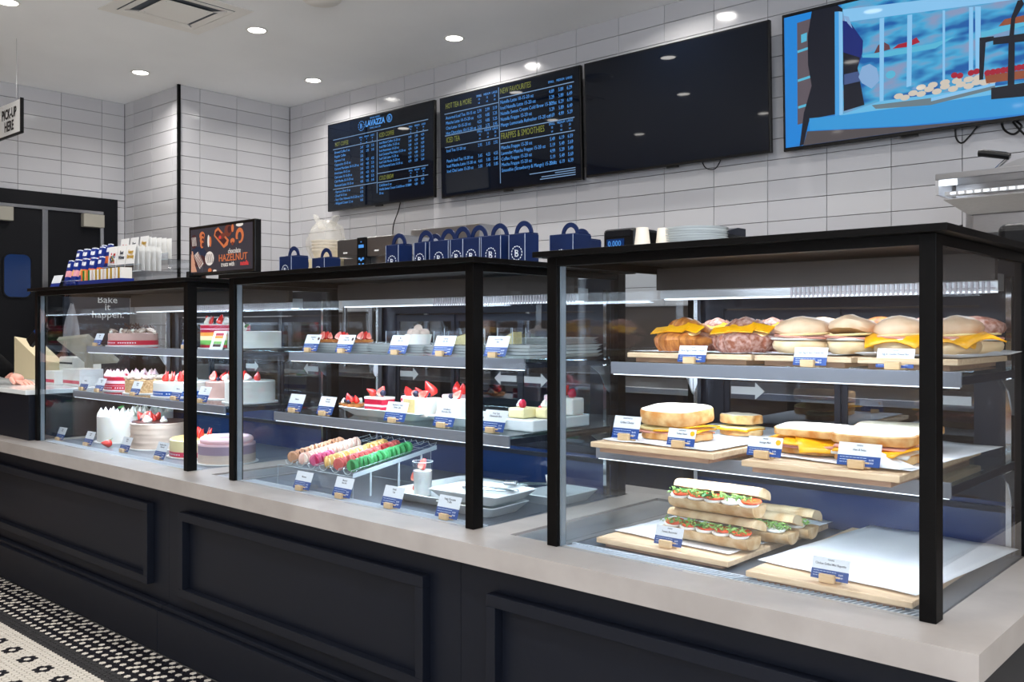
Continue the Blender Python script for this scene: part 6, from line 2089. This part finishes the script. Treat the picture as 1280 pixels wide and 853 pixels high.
MB().cyl((-.70, 2.93, 0), (-.70, 2.93, .02), .12, n=32).build('base', 'black_plastic', t, smooth=True)

# ================================================================ LEFT END: till, boxes, chalkboard, person
CT = .8855
t = thing('chalkboard', 'dark standing board with white lettering reading Bake it happen, behind the left case', 'board', (-6.96, 3.08, 0))
MB().box(-6.975, -6.95, 2.83, 3.325, 0.0, 1.525).build('board', 'chalkboard', t, bevel=.003)
RT = (R(90), 0, R(90))
text('Bake', .072, 'chalk', t, (-6.9485, 3.15, 1.368), RT, align='CENTER', sx=1.1, bold=.0004)
text('it', .072, 'chalk', t, (-6.9485, 3.15, 1.314), RT, align='CENTER', sx=1.1, bold=.0004)
text('happen.', .072, 'chalk', t, (-6.9485, 3.155, 1.256), RT, align='CENTER', sx=1.1, bold=.0004)
text('her.', .07, 'chalk', t, (-6.9485, 3.14, 1.475), RT, align='CENTER')
t = thing('till_monitor', 'beige till monitor seen from behind through the left case', 'till', (-5.15, 2.2, CT))
b = MB(); b.M = Matrix.Translation((-5.09, 2.2, 1.06)) @ Matrix.Rotation(R(50), 4, 'X') @ Matrix.Rotation(R(4), 4, 'Z')
b.box(-.17, .17, -.012, .012, -.11, .11); b.build('monitor_shell', 'beige_plastic', t, bevel=.004)
MB().box(-5.11, -5.07, 2.19, 2.22, CT + .01, 1.05).build('stand', 'beige_plastic', t)
MB().box(-5.19, -4.99, 2.12, 2.28, CT, CT + .0095).build('stand_foot', 'beige_plastic', t, bevel=.002)
t = thing('till_printer', 'white receipt printer on the till counter at the left edge', 'printer', (-5.5, 2.25, CT))
MB().box(-5.47, -5.28, 2.2, 2.36, CT, CT + .13).build('printer_body', 'white_plastic', t, bevel=.008)
MB().box(-5.46, -5.29, 2.1985, 2.1998, CT + .09, CT + .10).build('paper_slot', 'card_ink', t)
t = thing('card_reader', 'dark payment terminal tilted on its stand at the left edge', 'card reader', (-5.32, 2.02, CT))
b = MB(); b.M = Matrix.Translation((-5.30, 2.02, 1.145)) @ Matrix.Rotation(R(35), 4, 'Y') @ Matrix.Rotation(R(-25), 4, 'X')
b.box(-.035, .035, -.012, .012, -.07, .07); b.build('terminal', 'black_plastic', t, bevel=.006)
b = MB(); b.M = Matrix.Translation((-5.30, 2.02, 1.145)) @ Matrix.Rotation(R(35), 4, 'Y') @ Matrix.Rotation(R(-25), 4, 'X')
b.box(-.028, .028, -.0136, -.0122, -.005, .058); b.build('terminal_screen', 'window_blue', t)
MB().cyl((-5.30, 2.03, CT), (-5.30, 2.03, 1.10), .012, n=12).build('stand', 'chrome', t, smooth=True)
t = thing('cardboard_stand', 'tan angled cardboard stand on the till counter at the left edge', 'stand', (-5.62, 2.2, CT))
b = MB()
b.add([(-5.86, 2.1, CT), (-5.50, 2.1, CT), (-5.50, 2.1, 1.00), (-5.86, 2.1, 1.13), (-5.86, 2.25, CT), (-5.50, 2.25, CT), (-5.50, 2.25, .97), (-5.86, 2.25, 1.10)],
      [(0, 1, 2, 3), (4, 7, 6, 5), (0, 4, 5, 1), (1, 5, 6, 2), (2, 6, 7, 3), (3, 7, 4, 0)])
b.build('stand_body', 'cardboard', t, bevel=.002)
for i, (x, y, w_, h, lb) in enumerate(((-5.0, 2.02, .14, .07, 'white cake box with red stripe on the till counter, left one'), (-4.80, 2.05, .20, .085, 'wider white cake box with red stripe next to the left case'))):
    t = thing('cake_box', lb, 'box', (x, y, CT), 'white cake boxes on the till counter')
    MB().box(x - w_ / 2, x + w_ / 2, y - .06, y + .06, CT, CT + h).build('box_body', 'white_plastic', t, bevel=.002)
    MB().box(x - w_ / 2 + .003, x + w_ / 2 - .003, y - .0608, y - .0603, CT + .012, CT + .028).build('stripe', 'ribbon_pink', t)
t = thing('apron', 'grey cloth hanging on the standing board seen through the left case', 'cloth', (-6.93, 2.88, 1.1))
b = MB()
vs, fs = [], []
n = 10
for j in range(n + 1):
    v = j / n
    for i in range(n + 1):
        u = i / n - .5
        vs.append((-6.925 + .012 * sin(u * 9 + v * 3) * (.3 + v), 2.875 + u * (.02 + .09 * math.sin(min(v, .75) * 2.0)), 1.36 - v * .27))
for j in range(n):
    for i in range(n):
        q = j * (n + 1) + i
        fs.append((q, q + 1, q + n + 2, q + n + 1))
b.add(vs, fs); o = b.build('cloth', 'apron_grey', t, smooth=True)
so = o.modifiers.new('thick', 'SOLIDIFY'); so.thickness = .004
MB().cyl((-6.9495, 2.875, 1.355), (-6.91, 2.875, 1.36), .006, n=10).build('hook', 'chrome', t)


# ---- person at the left edge: only the forearm and hand are in the picture
def skinned(name, chain, edges, mats, parent, sub=2, root=0):
    me = bpy.data.meshes.new(name)
    org = wloc(parent) if parent else Vector((0, 0, 0))
    me.from_pydata([tuple(Vector(c[0]) - org) for c in chain], edges, [])
    o = bpy.data.objects.new(name, me)
    COL.objects.link(o)
    if parent: o.parent = parent
    s = o.modifiers.new('skin', 'SKIN')
    s.use_smooth_shade = True
    for i, c in enumerate(chain):
        r = c[1]
        me.skin_vertices[0].data[i].radius = (r, r) if not isinstance(r, tuple) else r
        me.skin_vertices[0].data[i].use_root = (i == root)
    ss = o.modifiers.new('sub', 'SUBSURF'); ss.levels = sub; ss.render_levels = sub
    me.materials.append(M[mats])
    return o


def add_skin(me):
    pass


px, py = -5.72, 1.32
t = thing('person', 'person in black long sleeves reaching a hand onto the till counter', 'person', (px, py, 0))
body = [((px, py, .98), .13), ((px, py, 1.18), .125), ((px + .01, py, 1.38), .12), ((px + .02, py + .01, 1.47), .055), ((px + .03, py + .015, 1.54), .05),
        ((px + .04, py + .02, 1.60), .085), ((px + .05, py + .025, 1.68), .092), ((px + .05, py + .025, 1.76), .06),
        ((px + .13, py + .12, 1.41), .06), ((px + .26, py + .27, 1.19), .047), ((px + .46, py + .455, 1.01), .034), ((px + .56, py + .515, .925), .027),
        ((px - .12, py - .15, 1.41), .06), ((px - .15, py - .20, 1.13), .046), ((px - .08, py - .16, .90), .032), ((px - .06, py - .15, .84), .027),
        ((px + .03, py + .10, .93), .09), ((px + .05, py + .11, .50), .06), ((px + .05, py + .10, .10), .042), ((px + .14, py + .14, .045), .035),
        ((px - .03, py - .10, .93), .09), ((px - .02, py - .13, .50), .06), ((px - .02, py - .14, .10), .042), ((px + .07, py - .10, .045), .035)]
ed_ = [(0, 1), (1, 2), (2, 3), (3, 4), (4, 5), (5, 6), (6, 7), (2, 8), (8, 9), (9, 10), (10, 11), (2, 12), (12, 13), (13, 14), (14, 15), (0, 16), (16, 17), (17, 18), (18, 19), (0, 20), (20, 21), (21, 22), (22, 23)]


def make_skin(name, chain, edges, mname, parent, root=0):
    bm_me = bpy.data.meshes.new(name)
    org = wloc(parent)
    bm_me.from_pydata([tuple(Vector(c[0]) - org) for c in chain], edges, [])
    o = bpy.data.objects.new(name, bm_me)
    COL.objects.link(o); o.parent = parent
    import bmesh
    bm = bmesh.new(); bm.from_mesh(bm_me)
    lay_ = bm.verts.layers.skin.verify()
    for v in bm.verts:
        r = chain[v.index][1]
        v[lay_].radius = (r, r)
        v[lay_].use_root = (v.index == root)
    bm.to_mesh(bm_me); bm.free()
    s = o.modifiers.new('skin', 'SKIN'); s.use_smooth_shade = True
    ss = o.modifiers.new('sub', 'SUBSURF'); ss.levels = 2; ss.render_levels = 2
    bm_me.materials.append(M[mname])
    return o


make_skin('body', body, ed_, 'skin', t)
shirt = [((px, py, .96), .155), ((px, py, 1.18), .145), ((px + .01, py, 1.38), .14), ((px + .02, py + .01, 1.45), .075),
         ((px + .13, py + .12, 1.41), .078), ((px + .26, py + .27, 1.19), .066), ((px + .46, py + .455, 1.015), .055), ((px + .565, py + .512, .935), .042),
         ((px - .12, py - .15, 1.41), .078), ((px - .15, py - .20, 1.13), .06), ((px - .08, py - .16, .91), .044)]
make_skin('black_shirt', shirt, [(0, 1), (1, 2), (2, 3), (2, 4), (4, 5), (5, 6), (6, 7), (2, 8), (8, 9), (9, 10)], 'cloth_black', t)
tr_ = [((px, py, .98), .14), ((px + .03, py + .10, .90), .105), ((px + .05, py + .11, .50), .078), ((px + .05, py + .10, .10), .065), ((px - .03, py - .10, .90), .105), ((px - .02, py - .13, .50), .078), ((px - .02, py - .14, .10), .065)]
make_skin('trousers', tr_, [(0, 1), (1, 2), (2, 3), (0, 4), (4, 5), (5, 6)], 'cloth_black', t)
MB().ball((px + .035, py + .02, 1.70), .105, .10, .115, nu=20, nv=14).build('hair', 'hair', t, smooth=True)
hx, hy, hz = px + .56, py + .515, .925
d1 = Vector((.80, .36, -.28)).normalized(); side = Vector((-.40, .91, 0)).normalized()
palm0 = Vector((hx, hy, hz)); palm1 = palm0 + d1 * .075
hand = [(palm0, .026), (palm0 + d1 * .035, .031), (palm1, .032)]
he = [(0, 1), (1, 2)]
make_skin('hand', hand, he, 'skin', t)
for k, (off, ln) in enumerate(((-.026, .062), (-.009, .072), (.009, .068), (.026, .054))):
    p0 = palm0 + d1 * .06 + side * off
    pts = [p0, p0 + d1 * .02 + side * off * .15 + Vector((0, 0, -.001)), p0 + d1 * (.02 + ln * .45) + side * off * .3 + Vector((0, 0, .002)), p0 + d1 * (.02 + ln * .85) + side * off * .35 + Vector((0, 0, -.012))]
    make_skin('finger', [(p, .0088 - .0006 * i) for i, p in enumerate(pts)], [(0, 1), (1, 2), (2, 3)], 'skin', t)
p0 = palm0 + d1 * .02 - side * .02
make_skin('thumb', [(p0, .012), (p0 + d1 * .03 - side * .022, .0105), (p0 + d1 * .06 - side * .03 + Vector((0, 0, -.008)), .0095)], [(0, 1), (1, 2)], 'skin', t)
# lettering as real meshes
dg = bpy.context.evaluated_depsgraph_get()
for o in [q for q in COL.objects if q.type == 'FONT']:
    me = bpy.data.meshes.new_from_object(o.evaluated_get(dg), depsgraph=dg)
    n_ = o.name
    o.name = 'old'
    q = bpy.data.objects.new(n_, me)
    COL.objects.link(q)
    q.parent = o.parent
    q.location = o.location; q.rotation_euler = o.rotation_euler; q.scale = o.scale
    bpy.data.objects.remove(o)
print('tiles', n_tiles, 'objects', len(COL.objects))
